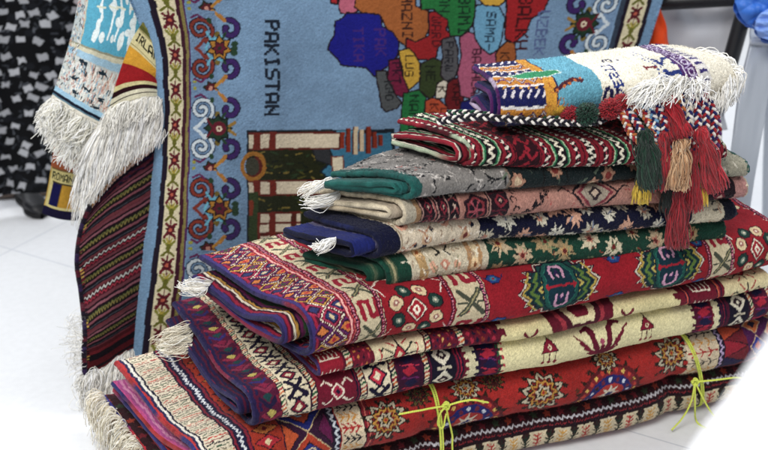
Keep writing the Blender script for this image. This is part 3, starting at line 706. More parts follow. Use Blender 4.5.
fringe(rD, [FB.pos(*map(np.array, (-.243, .40, .07))), FB.pos(*map(np.array, (-.20, .20, .075))), FB.pos(*map(np.array, (-.16, .02, .05)))], [FB.pos(*map(np.array, (-.275, .37, .02))), FB.pos(*map(np.array, (-.245, .18, .008))), FB.pos(*map(np.array, (-.195, -.02, .004)))], 620, ['f4eedc', 'e6dcc4', 'fcf8ee'], .0008, .005, .005, clump=24, seed=8, sag=-.02)

# ---- the yellow strings
M_STR = wool('yellow string', .1, 900, .4, .0005, .12)
def bez(pts, n): return catmull(pts, n)
def string(px, label, ends, bow=True):
    top = FB.T(px, 388 if px < 500 else 382)/1000
    t0 = thing('tied_string', label, 'string', FB.pos(np.array(top), np.array(0.), np.array(.09)).tolist(), 'yellow strings tied round the lowest rugs')
    V = []; lp = []
    prof = fold_path(.175, .0015, -.015, .40, 0, 0, r=.045, e=2.2, n=30)
    prof = np.array(prof)[::2]
    lean = -.028 if px > 500 else -.004
    P = FB.pos(top+lean*(prof[:, 1]-.09)/.09, prof[:, 0], np.maximum(prof[:, 1], .0025)); k = catmull(P, 90)
    V.append(ply(k, .0019)); V.append(ply(k+FB.e1*.0044, .0018))
    vv, qq, cc = join(V); mesh('wrapped_loop', vv, qq, cc, M_STR, t0)
    kz = ends['knot']; K = onplane(kz[0], kz[1], FB.C-FB.e2*.018, FB.e2)
    n = 26; a = np.linspace(0, 4.6*math.pi, n); kn = K+np.stack([.0055*np.cos(a), .003*np.sin(a*1.4), .006*np.sin(a)], 1)
    mesh('knot', *ply(catmull(kn, 80), .0019), M_STR, t0)
    for e in ends['tails']:
        pts = [K]
        for x, y_, off in e: pts.append(onplane(x, y_, FB.C-FB.e2*off, FB.e2))
        pts = np.array(pts); pts[:, 2] = np.maximum(pts[:, 2], .004)
        pts = catmull(pts, 50)+np.cumsum(rng.normal(0, .0002, (50, 3)), 0)*np.linspace(0, 1, 50)[:, None]; mesh('loose_end', *ply(pts, .0017), M_STR, t0)
string(440, 'yellow string whose knotted ends spread level across the orange red rug', dict(knot=(446, 406), tails=[
    [(432, 408, .022), (415, 411, .024), (398, 413, .020)], [(460, 402, .024), (472, 401, .026), (487, 404, .022)], [(440, 414, .024), (438, 425, .024), (443, 428, .024), (446, 415, .022)], [(449, 422, .024), (452, 438, .024), (451, 470, .022)]]))
string(694, 'yellow string near the blurred white drape, its long tails drooping to the floor', dict(knot=(695, 382), tails=[
    [(715, 380, .03), (735, 378, .04), (752, 380, .04)], [(691, 402, .03), (682, 420, .034), (672, 433, .04)], [(704, 400, .03), (712, 412, .036), (722, 424, .05)], [(695, 405, .03), (697, 422, .03), (708, 445, .06), (716, 462, .07)]]))
# ================================================================ the small folded rugs on top
e1b, e2b = FB.e1, FB.e2
def mkdef(seed, amp=.006, bend=0., b2=None):
    R = np.random.default_rng(seed); a = R.uniform(0, 6, 6)
    def d(t, u, z):
        zz = z-.392-.0*t
        k = 1.07-.25*np.clip((t+.1)/.7, 0, 1)
        k = k*(1-.22*np.clip((.02-t)/.14, 0, 1)*np.clip(u/.18, 0, 1)); z2 = .373+zz*k-.010*np.clip((t-.1)/.5, -.3, 1)-.006*np.clip((.1-t)/.2, 0, 1)+.0025*np.sin(t*9+a[0])
        u2 = u+amp*np.sin(t*7+a[1])+amp*.6*np.sin(t*15+a[2]+z*20)+bend*t*t
        if b2: z2 = z2-.10*np.clip(b2[0]-t, 0, .3)+.032*np.clip((t-.2)/.3, 0, 1)
        if b2: u2 = u2+b2[1]*np.clip(b2[0]-t, 0, .3)**2
        t2 = t+.010*np.sin(u*14+a[3])-.05*u*0
        # drooping left ends
        z2 = z2-.012*np.clip((-.06-t)/.14, 0, 1)**1.4
        return t2, u2, z2
    return d
CS = FB.C+FB.e2*.05+FB.e1*.3
def smap(fr, xs, ys): return lambda x: fr.T(x, float(np.interp(x, xs, ys)))
G_SM = 'small folded rugs in the upper stack'
def small(label, zt, zb, px_f, xs, ys, cv, back, cord, ang=17, uf=0, ub=.27, skew=-.05, tr=.56, seed=1, inner=None, mat=None, th=.010, cordr=.005, paint=None, bend=0., b2=None, both=False, hairs=16000, cordR=True, dy=0.):
    fr = Frame(CS, ang, mkdef(seed, bend=bend, b2=b2)); T = smap(fr, xs, ys)
    tf = T(px_f)/1000
    cv = paint(T)
    t0 = thing('folded_rug', label, 'rug', fr.C.tolist(), G_SM)
    path = fold_path(zt-th/2, zb+th/2, uf, ub, tf+skew, tf, r=(zt-zb-th)*.72, e=2.05, n=44)
    if inner:
        di, du, dt_ = inner
        zi, zo = zb+th*1.6+di, zt-th*1.6
        bk = [(ub+.008*math.sin(a), (zb+th/2+zi)/2-(zi-zb-th/2)/2*math.cos(a), tf+skew) for a in np.linspace(.3, 2.8, 6)]
        path = path+bk+pinch(fold_path(zo, zi, uf+du, ub-.02, tf+skew+dt_, tf+dt_, n=24))[::-1]
    o, G = fold_rug(fr, path, tr, cv, back, th, mat=mat or M_PILE, parent=t0, cord=cord, cordr=cordr, fine=(-.04, .06), mid=46, cordR=cordR, fuzz=.0006, both=both, hairs=hairs)
    return t0, fr, T, tf
SP = lambda px, py, u: onplane(px, py, CS+FB.e2*u, FB.e2)
_mr = np.random.default_rng(77)
def maple(cv, x, y, r, c, c2=None, rot=0., ol='151a2c'):
    n = 9; pts = []
    for k in range(2*n):
        rr = r*(_mr.uniform(.75, 1.1) if k % 2 == 0 else _mr.uniform(.42, .66)); a = rot+math.pi*k/n+_mr.normal(0, .08); pts.append((x+rr*math.cos(a), y+rr*math.sin(a)))
    cv.poly(pts, c)
    for k in range(4): a = _mr.uniform(0, 6.28); cv.line([(x+r*.2*math.cos(a), y+r*.2*math.sin(a)), (x+r*.7*math.cos(a), y+r*.7*math.sin(a))], 1.7, ol)
    if c2: cv.leaf(x, y, r*.42, 5, rot+.4, c2, inner=.5)
def branches(cv, x0, x1, y0, y1, c, n, seed, l=8, w=1.8):
    R = np.random.default_rng(seed)
    for _ in range(n):
        x, y, a = R.uniform(x0, x1), R.uniform(y0, y1), R.uniform(0, 6.28)
        P = [(x, y)]
        for k in range(3): a += R.uniform(-1, 1); x += l*.5*math.cos(a); y += l*.5*math.sin(a); P.append((x, y))
        cv.line(P, w, c)
R0, R1 = -420, 640
# S1 : green, cream floral
def pS1(T):
    c = Cv(R0, R1, -110, 330, 1.1, '1a4c3c')
    c.band(T(387), T(394), '5a6a50'); c.band(T(390), T(392), 'a8a07c'); a = T(408)
    c.band(a, T(486), 'cfc4ac'); c.band(a+14, a+30, 'b99a6a'); c.band(T(466), T(480), 'bb9468'); c.band(T(470), T(476), 'd8c4a0')
    for y in range(-110, 330, 46):
        c.ell(a+22, y, 7, 9, 'e8c898'); c.ell(a+22, y, 3, 4, 'b4703c'); c.ell(T(473), y+16, 8, 9, 'ecd0a4'); c.ell(T(473), y+16, 3, 4, 'a0683c')
        m = T(443)
        for s in (-1, 1): c.line([(m+s*14, y+8), (m+s*4, y-4), (m+s*12, y-10)], 3.2, '2a2a24'); c.ell(m+s*22, y+22, 6, 8, 'dfae92'); c.line([(m+s*18, y+12), (m+s*26, y+32)], 2, '8c8a68')
        c.dia(m, y+24, 9, 9, 'c98f78'); c.dia(m, y+24, 4, 4, 'e8dcc4')
    branches(c, a, T(486), -110, 330, 'a89078', 120, 4, 7, 1.5); branches(c, a, T(486), -110, 330, 'e4dcc8', 160, 5, 8, 2.)
    R = np.random.default_rng(11)
    for y in range(-120, 340, 46):
        for i, px in enumerate(range(500, 705, 21)):
            x = T(px)+R.uniform(-6, 6); yy = y+(i % 2)*28+6
            col = ('c8b494', 'd8cdb0', 'b09a72')[(i+y//46) % 3]
            maple(c, x, yy, R.uniform(15, 25), col, ('caa06c', 'c98f78', '7a8a64')[i % 3], R.uniform(0, 6), '0c241e')
            c.ell(x, yy, 4, 4, '7a2a2a')
    branches(c, T(486), R1, -110, 330, '8c9a70', 140, 6, 9, 1.8); branches(c, T(486), R1, -110, 330, '9a4a38', 50, 7, 6, 1.8)
    return c
small('dark green folded rug with beige flowers, bottom of the upper stack', .437, .380, 386, [400, 665], [272, 238], None, '165040', ['14483a', '1a5444'], uf=-.004, skew=-.075, tr=.545, seed=2, inner=(0, .02, -.03), paint=pS1, ang=18.5, ub=.17)
# S2 : navy
def pS2(T):
    c = Cv(R0, R1, -110, 330, 1.1, '14183a')
    a = T(403); c.band(a, T(484), 'd3c6b0'); R = np.random.default_rng(21)
    for y in range(-110, 330, 44):
        for k, px in enumerate((412, 430, 452, 470)):
            x = T(px); yy = y+(k % 2)*20
            c.ell(x, yy, 9, 8, ('d8a48c', 'c8a888')[k % 2]); c.ell(x, yy, 4, 4, '7c3a34'); c.dia(x+12, yy+14, 4, 5, '282c40')
            c.line([(x-10, yy+14), (x, yy+9), (x+12, yy+18)], 2, 'b8886c')
        c.poly([(T(430)-6, y+2), (T(430)+6, y+2), (T(430)+4, y+12), (T(430)-4, y+12)], '1c2038')
    c.band(a+1, a+4, 'a89880'); branches(c, a, T(484), -110, 330, 'e6dccb', 190, 3, 8, 2.); branches(c, a, T(484), -110, 330, 'a08a74', 80, 8, 6, 1.5)
    for y in range(-130, 340, 40):
        for i, px in enumerate(range(492, 690, 17)):
            x = T(px)+R.uniform(-5, 5); yy = y+(i % 2)*25
            maple(c, x, yy, R.uniform(14, 23), ('d8d4c4', 'd4a890', 'c9c2ae')[(i+y//40) % 3], None if i % 3 else 'c08a70', R.uniform(0, 6), '0c1028')
            c.line([(x, yy), (x+R.uniform(-16, 16), yy+R.uniform(-16, 16))], 2.4, '7c8496')
    a2 = T(692); c.band(a2, T(722), 'd6cbb2'); branches(c, a2, T(722), -110, 330, '2a2a38', 22, 3, 10, 2.2); branches(c, a2, T(722), -110, 330, 'c09a80', 50, 9, 8, 2)
    c.band(T(722), R1+50, '14182e')
    return c
t0, fr, T, tf = small('navy folded rug with cream leaf field and bright blue inner fold at its end', .488, .438, 384, [400, 640], [230, 218], None, '23307a', ['151a3c', '1c2450', '151a3c'], uf=.002, skew=-.085, ub=.19, tr=.56, seed=3, inner=(0, .016, -.04), paint=pS2)
fringe(t0, [SP(336, 236, .06), SP(336, 243, .05)], [SP(309, 242, .045), SP(322, 254, .03)], 120, ['faf8f2', 'eeeae0', 'ffffff'], .0008, .003, .003, seed=12, clump=2)
# S3 : pale pink
def pS3(T):
    c = Cv(R0, R1, -110, 330, 1.1, 'b98a7c')
    c.band(-500, T(414), 'b5aa98'); c.band(T(414), T(421), 'a07e5c')
    a = T(421)
    def darkband(xa, xb):
        c.band(xa, xb, '2c1422'); m = (xa+xb)/2; w = xb-xa
        for y in range(-112, 330, 24): c.dia(m, y, w*.36, 10, '8a2a3c'); c.dia(m, y, w*.22, 6, '1c1826'); c.dia(m, y, w*.1, 3, 'c0a090'); c.line([(xa+1, y+12), (xb-1, y+12)], 2.2, '6a2438')
        for e in (xa, xb): c.band(e-2, e, 'b08a80'); c.band(e-4.5, e-2, '201422')
    darkband(a, a+20); c.band(a+20, a+24, '9c5a58'); darkband(a+26, a+44)
    c.band(a+44, T(457), '241824'); 
    for y in range(-112, 330, 16): c.line([(a+46, y), (a+56, y+7), (T(457)-2, y)], 2, '9c4a50'); c.dia(T(452), y+9, 3, 4, 'c8b0a0')
    b_, e_ = T(459), T(486); c.band(b_, e_, 'ab7c70'); m = (b_+e_)/2
    for y in range(-104, 330, 52):
        P = [(m+(e_-b_)*.42*math.cos(k), y+24*math.sin(k)) for k in np.arange(6)*math.pi/3+math.pi/6]
        c.poly(P, '2a1522', '3a1a2a', 2); c.poly([(m+(p-m)*.8, y+(q-y)*.8) for p, q in P], '86323c'); c.poly([(m+(p-m)*.62, y+(q-y)*.62) for p, q in P], '241522')
        for k in range(6): c.line([(m, y), (m+(e_-b_)*.26*math.cos(k*1.047), y+14*math.sin(k*1.047))], 2.6, 'a4505c')
    darkband(T(487), T(505))
    q = T(505)
    for y in range(-112, 330, 12): c.curl(q+6+5*((y//12) % 2), y, 6, 0, 4.4, 2, '241824')
    for k in range(26):
        for s in range(-2, 6): c.curl(q+16+k*2.2, s*70+k*1.5-20, 5, k, 3.4, 1.8, '241824')
    c.a[:] = c.a*(1+.10*(smoothnoise(c.a.shape[:2], 30, 5)[..., None]-.5)*np.array([1., 2., 2.]))
    branches(c, T(545), T(720), -110, 330, 'b05c58', 260, 6, 9, 1.7)
    for yy in (10, 130, 250, -100):
        m = T(592)
        for f, cc in ((1, '241a26'), (.86, 'b98478'), (.74, '8a3a48'), (.6, 'a89c8c'), (.3, '3a2c34'), (.16, 'c8b4a0')): c.dia(m, yy, 44*f, 40*f, cc)
        for s in (-1, 1): c.line([(m+s*44, yy), (m+s*56, yy+10), (m+s*66, yy+6)], 2.6, '241a26')
    c.band(T(705), T(733), '2a1624'); 
    for y in range(-112, 330, 26): c.dia(T(719), y, 14, 11, '7c2438'); c.dia(T(719), y, 7, 5, 'c8a898')
    c.band(T(733), R1+60, 'b98a84')
    return c
t0, fr, T, tf = small('pale pink folded rug with dark bands and a black diamond, cream ends with white fringe', .535, .489, 404, [415, 640, 740], [198, 190, 176], None, 'b8aa96', ['c8bca4', 'b5a78e'], skew=-.095, ub=.18, tr=.575, seed=4, inner=(0, .016, -.02), paint=pS3, bend=-.0)
fringe(t0, [SP(343, 184, .17), SP(340, 194, .15)], [SP(301, 193, .16), SP(306, 204, .14)], 170, ['faf8f2', 'eeeae0', 'ffffff'], .0008, .004, .004, seed=13, clump=4)
# S4 : teal
def pS4(T):
    c = Cv(R0, R1, -110, 330, 1.1, '1f5c58')
    a = T(415); c.band(a, T(503), '8c8884'); 
    branches(c, a, T(503), -110, 330, '1c1e24', 170, 31, 12, 2.8); branches(c, a, T(503), -110, 330, 'c0bab4', 150, 32, 9, 2.2); branches(c, a, T(503), -110, 330, 'a4635c', 26, 33, 6, 2.4)
    c.band(T(503), R1+60, '1a2a2c'); c.band(T(501), T(504), '8a7a6c'); R = np.random.default_rng(5)
    for y in range(-120, 330, 40):
        for i, px in enumerate((512, 549, 590, 606, 632, 668, 700)):
            x = T(px)+R.uniform(-5, 5); yy = y+(i % 3)*13
            c.leaf(x, yy, 15, 7, R.uniform(0, 6), 'b48a72', '0e1618', 1.4, .68); c.ell(x, yy, 6, 6, ('d8c0a0', '8a3a34')[i % 2])
            c.line([(x-16, yy+12), (x-26, yy+4)], 2.6, '6c7a68')
    for y in range(-120, 330, 60):
        P = [(T(549)+24*math.cos(k), y+24*math.sin(k)) for k in np.arange(8)*.785+.39]; c.line(P+[P[0]], 3, '0a1214')
    branches(c, T(503), T(700), -110, 330, '5c6c5c', 90, 35, 8, 2)
    c.band(T(704), R1+60, 'a8a492'); branches(c, T(704), R1, -110, 330, '3c5c4c', 60, 36, 8, 2); branches(c, T(704), R1, -110, 330, 'd8d2c2', 80, 37, 8, 2)
    return c
small('teal edged folded rug with grey and blackish flowers, on the pale pink one', .575, .538, 407, [410, 640, 740], [170, 167, 158], None, '1f6460', ['1f625c', '185450'], skew=-.075, ub=.16, tr=.565, seed=5, inner=(-.002, .014, -.02), paint=pS4, th=.009)
# S5 : red kilim in bands
def pS5(T):
    c = Cv(R0, R1, -110, 330, 1.0, '8c1a30'); x = T(477)-380; k = 0
    def chain(x, c1='e0d6c6', c2='2a1422', w=9):
        c.band(x-w/2, x+w/2, c2); y = -110
        while y < 330: c.line([(x-2.6, y), (x+2.6, y+4)], 3.4, c1); c.dia(x+1, y+8, 2, 2.2, 'b04a5a'); y += 11
    def greenz(x):
        c.band(x-13, x+13, '2c7a52'); c.band(x-9, x+9, '241a24'); zigband(c, x, 4.5, 13, 3.6, 'e4dcc8'); c.band(x-14, x-12, 'a8c4a0'); c.band(x+12, x+14, 'a8c4a0')
    def motif(x):
        c.band(x-20, x+20, '3a1420'); y = -110; j = 0
        while y < 330:
            c.line([(x-15, y), (x-5, y+9), (x+5, y), (x+15, y+9)], 4.2, '9c1e34'); c.dia(x, y+14, 5, 6, '9c1e34'); y += 22
    def tooth(x):
        c.band(x-7, x+7, 'e4dccb'); y = -110
        while y < 330: c.poly([(x-7, y), (x+3, y+4), (x-7, y+8)], '1f1a24'); c.poly([(x+7, y+5), (x-3, y+9), (x+7, y+13)], '1f1a24'); y += 11
    seq = [('m', 44), ('c', 20), ('g', 33), ('c', 24), ('t', 26), ('c', 24), ('g', 33), ('c', 22)]
    x = T(477)-4*26-290; 
    while x < R1:
        kk, w = seq[k % len(seq)]; mx_ = x+w/2
        {'m': motif, 'c': chain, 'g': greenz, 't': tooth}[kk](mx_); c.band(mx_-w/2-1, mx_-w/2+1, '4a1020'); x += w; k += 1
    return c
t5, f5, T5, tf5 = small('striped crimson flatweave with green and white zigzags, under the white rug', .625, .577, 471, [470, 640], [143, 139], None, '8c1a30', ['8c1a30', '5a1424', 'a8b49c'], skew=-.065, ub=.15, tr=.50, seed=6, paint=pS5, both=True, hairs=0, inner=(-.004, .012, -.02), mat=M_FLAT, th=.008, cordr=.004, ang=15)

# S6 : white rug with blue lettering
def pS6(T):
    c = Cv(R0, R1, -110, 330, 1.0, 'efe9d8')
    R2 = np.random.default_rng(66)
    def yellowzone(xa, xb):
        c.band(xa, xb, '1c2264')
        y = -110; k = 0
        while y < 330:
            c.rect(xa, xb, y+26, y+50, 'd0901e'); zigrow(c, y+38, 6, 20, 4.5, '5c2466', xa, xb); zigrow(c, y+38, 6, 20, 1.5, 'e8dcd0', xa, xb)
            for q in np.arange(xa, xb, 14): c.line([(q, y+4), (q+7, y+14)], 4, 'e2dce0'); c.line([(q+4, y+18), (q+10, y+24)], 3, 'd8a02c')
            c.row; c.rect(xa, xb, y+50, y+54, 'e8e4e0'); c.rect(xa, xb, y+22, y+26, 'ece6e4'); y += 62; k += 1
        branches(c, xa, xb, -110, 330, '7a3a78', 60, 41, 9, 2.6)
    a = T(545); yellowzone(-500, a+16)
    c.rect(-500, a+16, -110, -16, '1a1f5c'); 
    for k in range(60): x, y_ = R2.uniform(-60, a+16), R2.uniform(-60, -16); c.line([(x, y_), (x+8, y_+9)], 3.2, ('c89a2c', '1a1f5c', 'c89a2c', 'b8b4c0', '5c2466')[k % 5])
    # head end : yellow block, sky, leaf, arrow
    c.rect(a-4, a+18, -110, 330, 'd8a01e'); c.rect(a+16, a+19, -110, 330, '1c2264')
    c.rect(a+19, T(598), -110, 330, '6fb2c6')
    for y in (70, -90, 240): c.poly([(a-60, y), (a-20, y+16), (a+38, y+10), (a+44, y-6), (a+10, y-16), (a-40, y-12)], '2a9a6c', 'e0ece4', 2.4)
    c.poly([(a+12, 18), (a+52, 34), (a+66, 30), (a+72, 38), (a+52, 44), (a+12, 26)], '5c1f38'); 
    for k in range(5): c.ell(a+18+k*12, 22+k*4.5, 3.2, 3, 'd0782c')
    c.ell(a+22, -14, 16, 15, 'e3b624'); branches(c, a, a+30, -110, 330, 'c07a1c', 30, 44, 8, 2.)
    # edge of the clock face
    e = T(598); c.band(e, R1, 'f3eddc')
    for y in (-110, 160): pass
    blue = '24408c'
    c.text('DESTI', e+24, 0, blue, 2.6, 'down', .45); c.text('6', e+3, -2, '26265c', 4.2, 'down', 1.)
    c.ell(T(637), 2, 3, 3.4, '24307c'); c.ell(T(637), 90, 3, 3.4, '24307c'); c.ell(T(620), 62, 3, 3, '24307c')
    c.text('9', T(620), 84, '26265c', 3.0, 'down', .5)
    x = T(662)
    for y in range(-100, 120, 9): c.rect(x-4, x, y, y+4, '4c62a8'); c.rect(x+5, x+9, y+3, y+8, '4c62a8')
    c.text('12', x+10, 12, blue, 5.4, 'down', 1.1); c.text('1', x-26, 34, '8a2a3a', 3.6, 'down', .5)
    x = T(683); c.band(x, x+7, '5c2a7a'); c.band(x+7, x+10, 'd8cfe0'); c.band(x+10, x+34, '5c2a72')
    for y in range(-110, 330, 22): c.ell(x+22, y, 8, 8, 'd6cce0'); c.ell(x+22, y, 5, 5, '5c2a72'); c.line([(x+12, y+8), (x+32, y+16)], 2.4, 'b8a8cc')
    c.band(x+36, x+60, 'dcd8d4')
    for y in range(-110, 330, 16): c.rect(x+40, x+56, y, y+6, '40327c')
    c.band(x+60, R1+90, 'e8e2d2')
    c.a = np.asarray(c.a)
    return c
CS_old = CS; CS = CS_old-FB.e2*.0
t6, f6, T6, tf6 = small('white rug with blue numerals and ornate orange end, topmost of the heap', .722, .642, 500, [480, 560, 640, 720], [100, 96, 82, 68], None, '1c2264', ['5c2466', '4c2460', 'b8a8c0', '5c2466'], skew=.028, ub=.135, uf=.0, tr=.565, seed=7, paint=pS6, th=.014, cordr=.0045, inner=(-.008, .012, -.006), ang=22, bend=.05, b2=(.20, 1.4), both=True)
CS = CS_old
f = lambda t, u, z: f6.pos(*map(np.array, (t, u, z)))
W = ['faf8f2', 'eeeae0', 'ffffff']
er = [f6.pos(*map(np.array, (.562, u_, z_))) for u_, z_ in ((.12, .712), (.05, .715), (.012, .70), (.02, .665), (.10, .655))]
fringe(t6, er, [SP(727, 70, .10), SP(737, 82, .05), SP(735, 98, .02), SP(722, 110, -.0), SP(706, 112, .02)], 700, W, .0009, .004, .004, seed=15, clump=14, sag=-.012)

# ---- braids and tassels over the front of the stack
def FSp(px, py, off): return onplane(px, py, FB.C+FB.e2*(.05-off)+FB.e1*.3, np.array([-math.sin(math.radians(16)), math.cos(math.radians(16)), 0]))
def braid(parent, pts, cols, w=.0045, r=.0024, pitch=.020, name='braid'):
    P = catmull(pts, 400); seg = np.linalg.norm(np.diff(P, axis=0), axis=1); S = np.concatenate([[0], np.cumsum(seg)])
    n = int(S[-1]/.0012)+4; s = np.linspace(0, S[-1], n); C = np.stack([np.interp(s, S, P[:, k]) for k in range(3)], 1)
    T = np.gradient(C, axis=0); T /= np.linalg.norm(T, axis=1, keepdims=True)
    v = -DX; A = np.cross(T, v); A /= np.linalg.norm(A, axis=1, keepdims=True)+1e-9; B = np.cross(A, T)
    parts = []
    for k in range(3):
        ph = s/pitch*2*math.pi+k*2*math.pi/3
        q = C+A*(w*np.sin(ph))[:, None]+B*(r*.75*np.sin(2*ph))[:, None]
        vv, qq, _ = tubes([q], r, 6); cc = np.tile(hx(cols[k]), (len(vv), 1))*np.clip(rng.normal(1, .08, (len(vv), 1)), .7, 1.2); parts.append((vv, qq, cc))
    return mesh(name, *join(parts), M_YARN, parent)
def tassel(label, top, bot, col, wd, head='', group='wool tassels hanging from the braids', n=230, bcol=None, seed=1, braids=(), neck=.22):
    wd *= .72; n = int(n*.9); R = np.random.default_rng(seed); top = np.array(top); bot = np.array(bot); ax = bot-top; L = np.linalg.norm(ax); ax /= L
    side = np.cross(ax, [0, 1, 0]); side /= np.linalg.norm(side); fw = np.cross(side, ax)
    t0 = thing('tassel', label, 'tassel', top.tolist(), group)
    k = 14; s = np.linspace(0, 1, k)
    a = R.uniform(0, 2*math.pi, n); rr = np.sqrt(R.uniform(.05, 1, n)); Ls = R.uniform(.86, 1.04, n)
    prof = np.interp(s, [0, .05, .12, neck, neck+.08, .45, .8, 1], [.25, .62, .72, .36, .58, .90, 1.10, 1.12])
    wob = R.normal(0, wd*.13, (n, 2))
    P = top+ax*(s[None, :, None]*L*Ls[:, None, None])
    cx = np.cos(a)*rr; cy = np.sin(a)*rr
    P = P+side*((cx[:, None]*prof[None]*wd/2)+wob[:, :1]*np.sin(s*5+a[:, None]))[..., None]+fw*((cy[:, None]*prof[None]*wd*.36)+wob[:, 1:]*np.sin(s*6+a[:, None]*2))[..., None]
    cl = [hx(c) for c in (col if isinstance(col, list) else [col])]
    C = np.array([cl[i] for i in R.integers(0, len(cl), n)])*np.clip(R.normal(1, .16, (n, 1)), .5, 1.4)
    V, Q, CC = tubes(P, .0011, 4, C, .8); mesh('yarn_skirt', V, Q, CC, M_YARN, t0)
    nk = top+ax*L*neck; an = np.linspace(0, 8*math.pi, 90)
    W = nk+ax*((an/an[-1]-.5)*.006)[:, None]+side*(np.cos(an)*wd*.235)[:, None]+fw*(np.sin(an)*wd*.18)[:, None]
    V, Q, CC = tubes([W], .0012, 5, np.array([hx(head or (col[0] if isinstance(col, list) else col))])); mesh('neck_wrap', V, Q, CC, M_YARN, t0)
    return t0
tb = thing('braided_trim', 'bundle of red white and navy plaits spilling over the right of the striped crimson rug', 'braid', FSp(665, 95, 0).tolist())
WH, RD, NV, LB, OR, GR, BK = 'e8e2da', 'a8182c', '242a6a', '7aa8c8', 'c87a3c', '1f5a40', '1a1620'
specs = [([(612, 106, -.02), (628, 112, .004), (640, 128, .016), (646, 140, .02)], (WH, NV, RD)), ([(618, 103, -.02), (636, 108, .004), (650, 124, .018), (654, 146, .022)], (WH, RD, OR)),
 ([(628, 100, -.02), (644, 106, .006), (655, 122, .02), (657, 158, .022)], (WH, NV, LB)), ([(640, 98, -.02), (652, 102, .008), (664, 122, .022), (662, 152, .025)], (RD, WH, NV)),
 ([(650, 96, -.02), (664, 102, .01), (672, 120, .024), (668, 148, .026)], (WH, LB, RD)), ([(672, 92, -.01), (680, 98, .012), (682, 120, .027), (679, 146, .03)], (WH, NV, OR)),
 ([(680, 90, -.01), (687, 98, .012), (689, 122, .027), (686, 150, .03)], (WH, NV, 'd8d0c0')), ([(686, 88, -.01), (694, 98, .012), (698, 120, .025), (696, 154, .026)], (RD, WH, NV)),
 ([(690, 86, -.01), (702, 98, .012), (706, 120, .022), (703, 150, .024)], (WH, RD, NV)), ([(694, 90, -.02), (708, 100, .004), (714, 122, .014), (708, 150, .02)], (NV, WH, RD)),
 ([(700, 96, -.03), (712, 108, -.004), (718, 130, .006), (712, 165, .012)], ('6a3a78', RD, WH)), ([(606, 112, -.02), (622, 116, .004), (630, 132, .012), (640, 142, .018)], (WH, OR, RD))]
for P_, c_ in specs: braid(tb, [FSp(*p) for p in P_], c_, .0046, .0026, .021)
tb2 = thing('braided_cord', 'long black and white plaited cord lying along the top of the striped crimson rug', 'braid', FSp(500, 115, 0).tolist())
braid(tb2, [FSp(*p) for p in ((438, 122, -.07), (455, 119, -.045), (480, 117, -.028), (510, 119, -.016), (545, 122, -.010), (575, 123, -.008), (596, 122, -.010), (606, 118, -.02))], (WH, BK, '2a2438'), .0040, .0024, .020)
braid(tb2, [FSp(*p) for p in ((447, 113, -.09), (470, 113, -.06), (500, 116, -.042), (530, 118, -.03), (560, 119, -.022))], (WH, GR, '2a2438'), .0036, .0022, .020)
T_ = lambda *a, **k: tassel(*a, **k)
T_('dark green wool tassel, leftmost of the hanging bunch, over a yellow one', FSp(644, 130, .022), FSp(652, 188, .030), ['123c2c', '0e3024', '1a4a36'], .050, seed=21, n=300)
T_('yellow wool tassel peeping out below the dark green one', FSp(650, 152, .010), FSp(640, 203, .014), ['d8b81c', 'e4c830'], .034, seed=22, n=150)
T_('scarlet wool tassel squeezed between the dark green and the beige one', FSp(664, 132, .026), FSp(664, 188, .030), ['a8142a', 'b8182e', '8c1024'], .040, seed=23, n=230)
T_('beige wool tassel in the middle of the hanging bunch', FSp(682, 138, .040), FSp(677, 189, .048), ['c8a078', 'd8b48c', 'b88c64'], .046, seed=24, n=260, head='d8c0a0')
T_('long scarlet wool tassel, rightmost of the hanging bunch', FSp(700, 128, .030), FSp(717, 190, .036), ['b0142a', '9c1226', 'c01c34'], .044, seed=25, n=260)
T_('scarlet wool tassel hanging behind and right of the beige one', FSp(690, 150, .022), FSp(690, 210, .026), ['a8142a', 'b8182e'], .042, seed=26, n=230)
T_('yellow wool tassel showing between two scarlet ones at the right', FSp(700, 160, .016), FSp(701, 204, .018), ['d8b01c', 'e0c030'], .030, seed=27, n=130)
T_('scarlet wool tassel hanging lowest, reaching down to the crimson medallion rug', FSp(679, 186, .026), FSp(676, 246, .030), ['a0122a', 'b0182e', '8c1024'], .044, seed=28, n=240)
T_('blackish green wool tassel behind the beige one', FSp(670, 160, .014), FSp(670, 212, .018), ['141f1c', '1a2a24'], .034, seed=29, n=150)
T_('scarlet wool tassel lying on the plaits under the fringe', FSp(668, 96, .014), FSp(682, 138, .042), ['b4142c', 'a01228'], .038, seed=30, n=220)
def pompom(label, c, r, cols, seed):
    R = np.random.default_rng(seed); t0 = thing('pompom', label, 'pompom', c.tolist(), 'wool pompoms on the striped rug')
    n = 900; d = R.normal(size=(n, 3)); d /= np.linalg.norm(d, axis=1, keepdims=True); L = r*R.uniform(.8, 1.08, n)
    s = np.linspace(.1, 1, 4); P = c+d[:, None]*(L[:, None]*s[None])[..., None]+R.normal(0, r*.04, (n, 4, 3))
    C = np.array([hx(cols[i]) for i in R.integers(0, len(cols), n)])*R.uniform(.6, 1.3, (n, 1))
    V, Q, CC = tubes(P, .0010, 4, C, .9); mesh('yarn_ball', V, Q, CC, M_YARN, t0)
pompom('dark green wool pompom between the white rug and the striped crimson rug', FSp(587, 114, -.004), .019, ['1f4a3a', '17382c', '2a5a48'], 1)
pompom('scarlet wool pompom left of the green one, mostly behind it', FSp(570, 115, -.022), .016, ['a0142a', 'b8183a'], 2)
pompom('scarlet wool pompom right of the green one', FSp(610, 109, -.006), .018, ['a0142a', 'b8182e', '8c1024'], 3)
pompom('scarlet wool pompom at the foot of the white rug nearest the plaits', FSp(622, 104, -.012), .017, ['a0142a', 'b8182e'], 4)
tw = thing('loose_fringe', 'tangle of thick white fringe yarn lying on the plaits under the white rug', 'fringe', FSp(665, 95, 0).tolist())
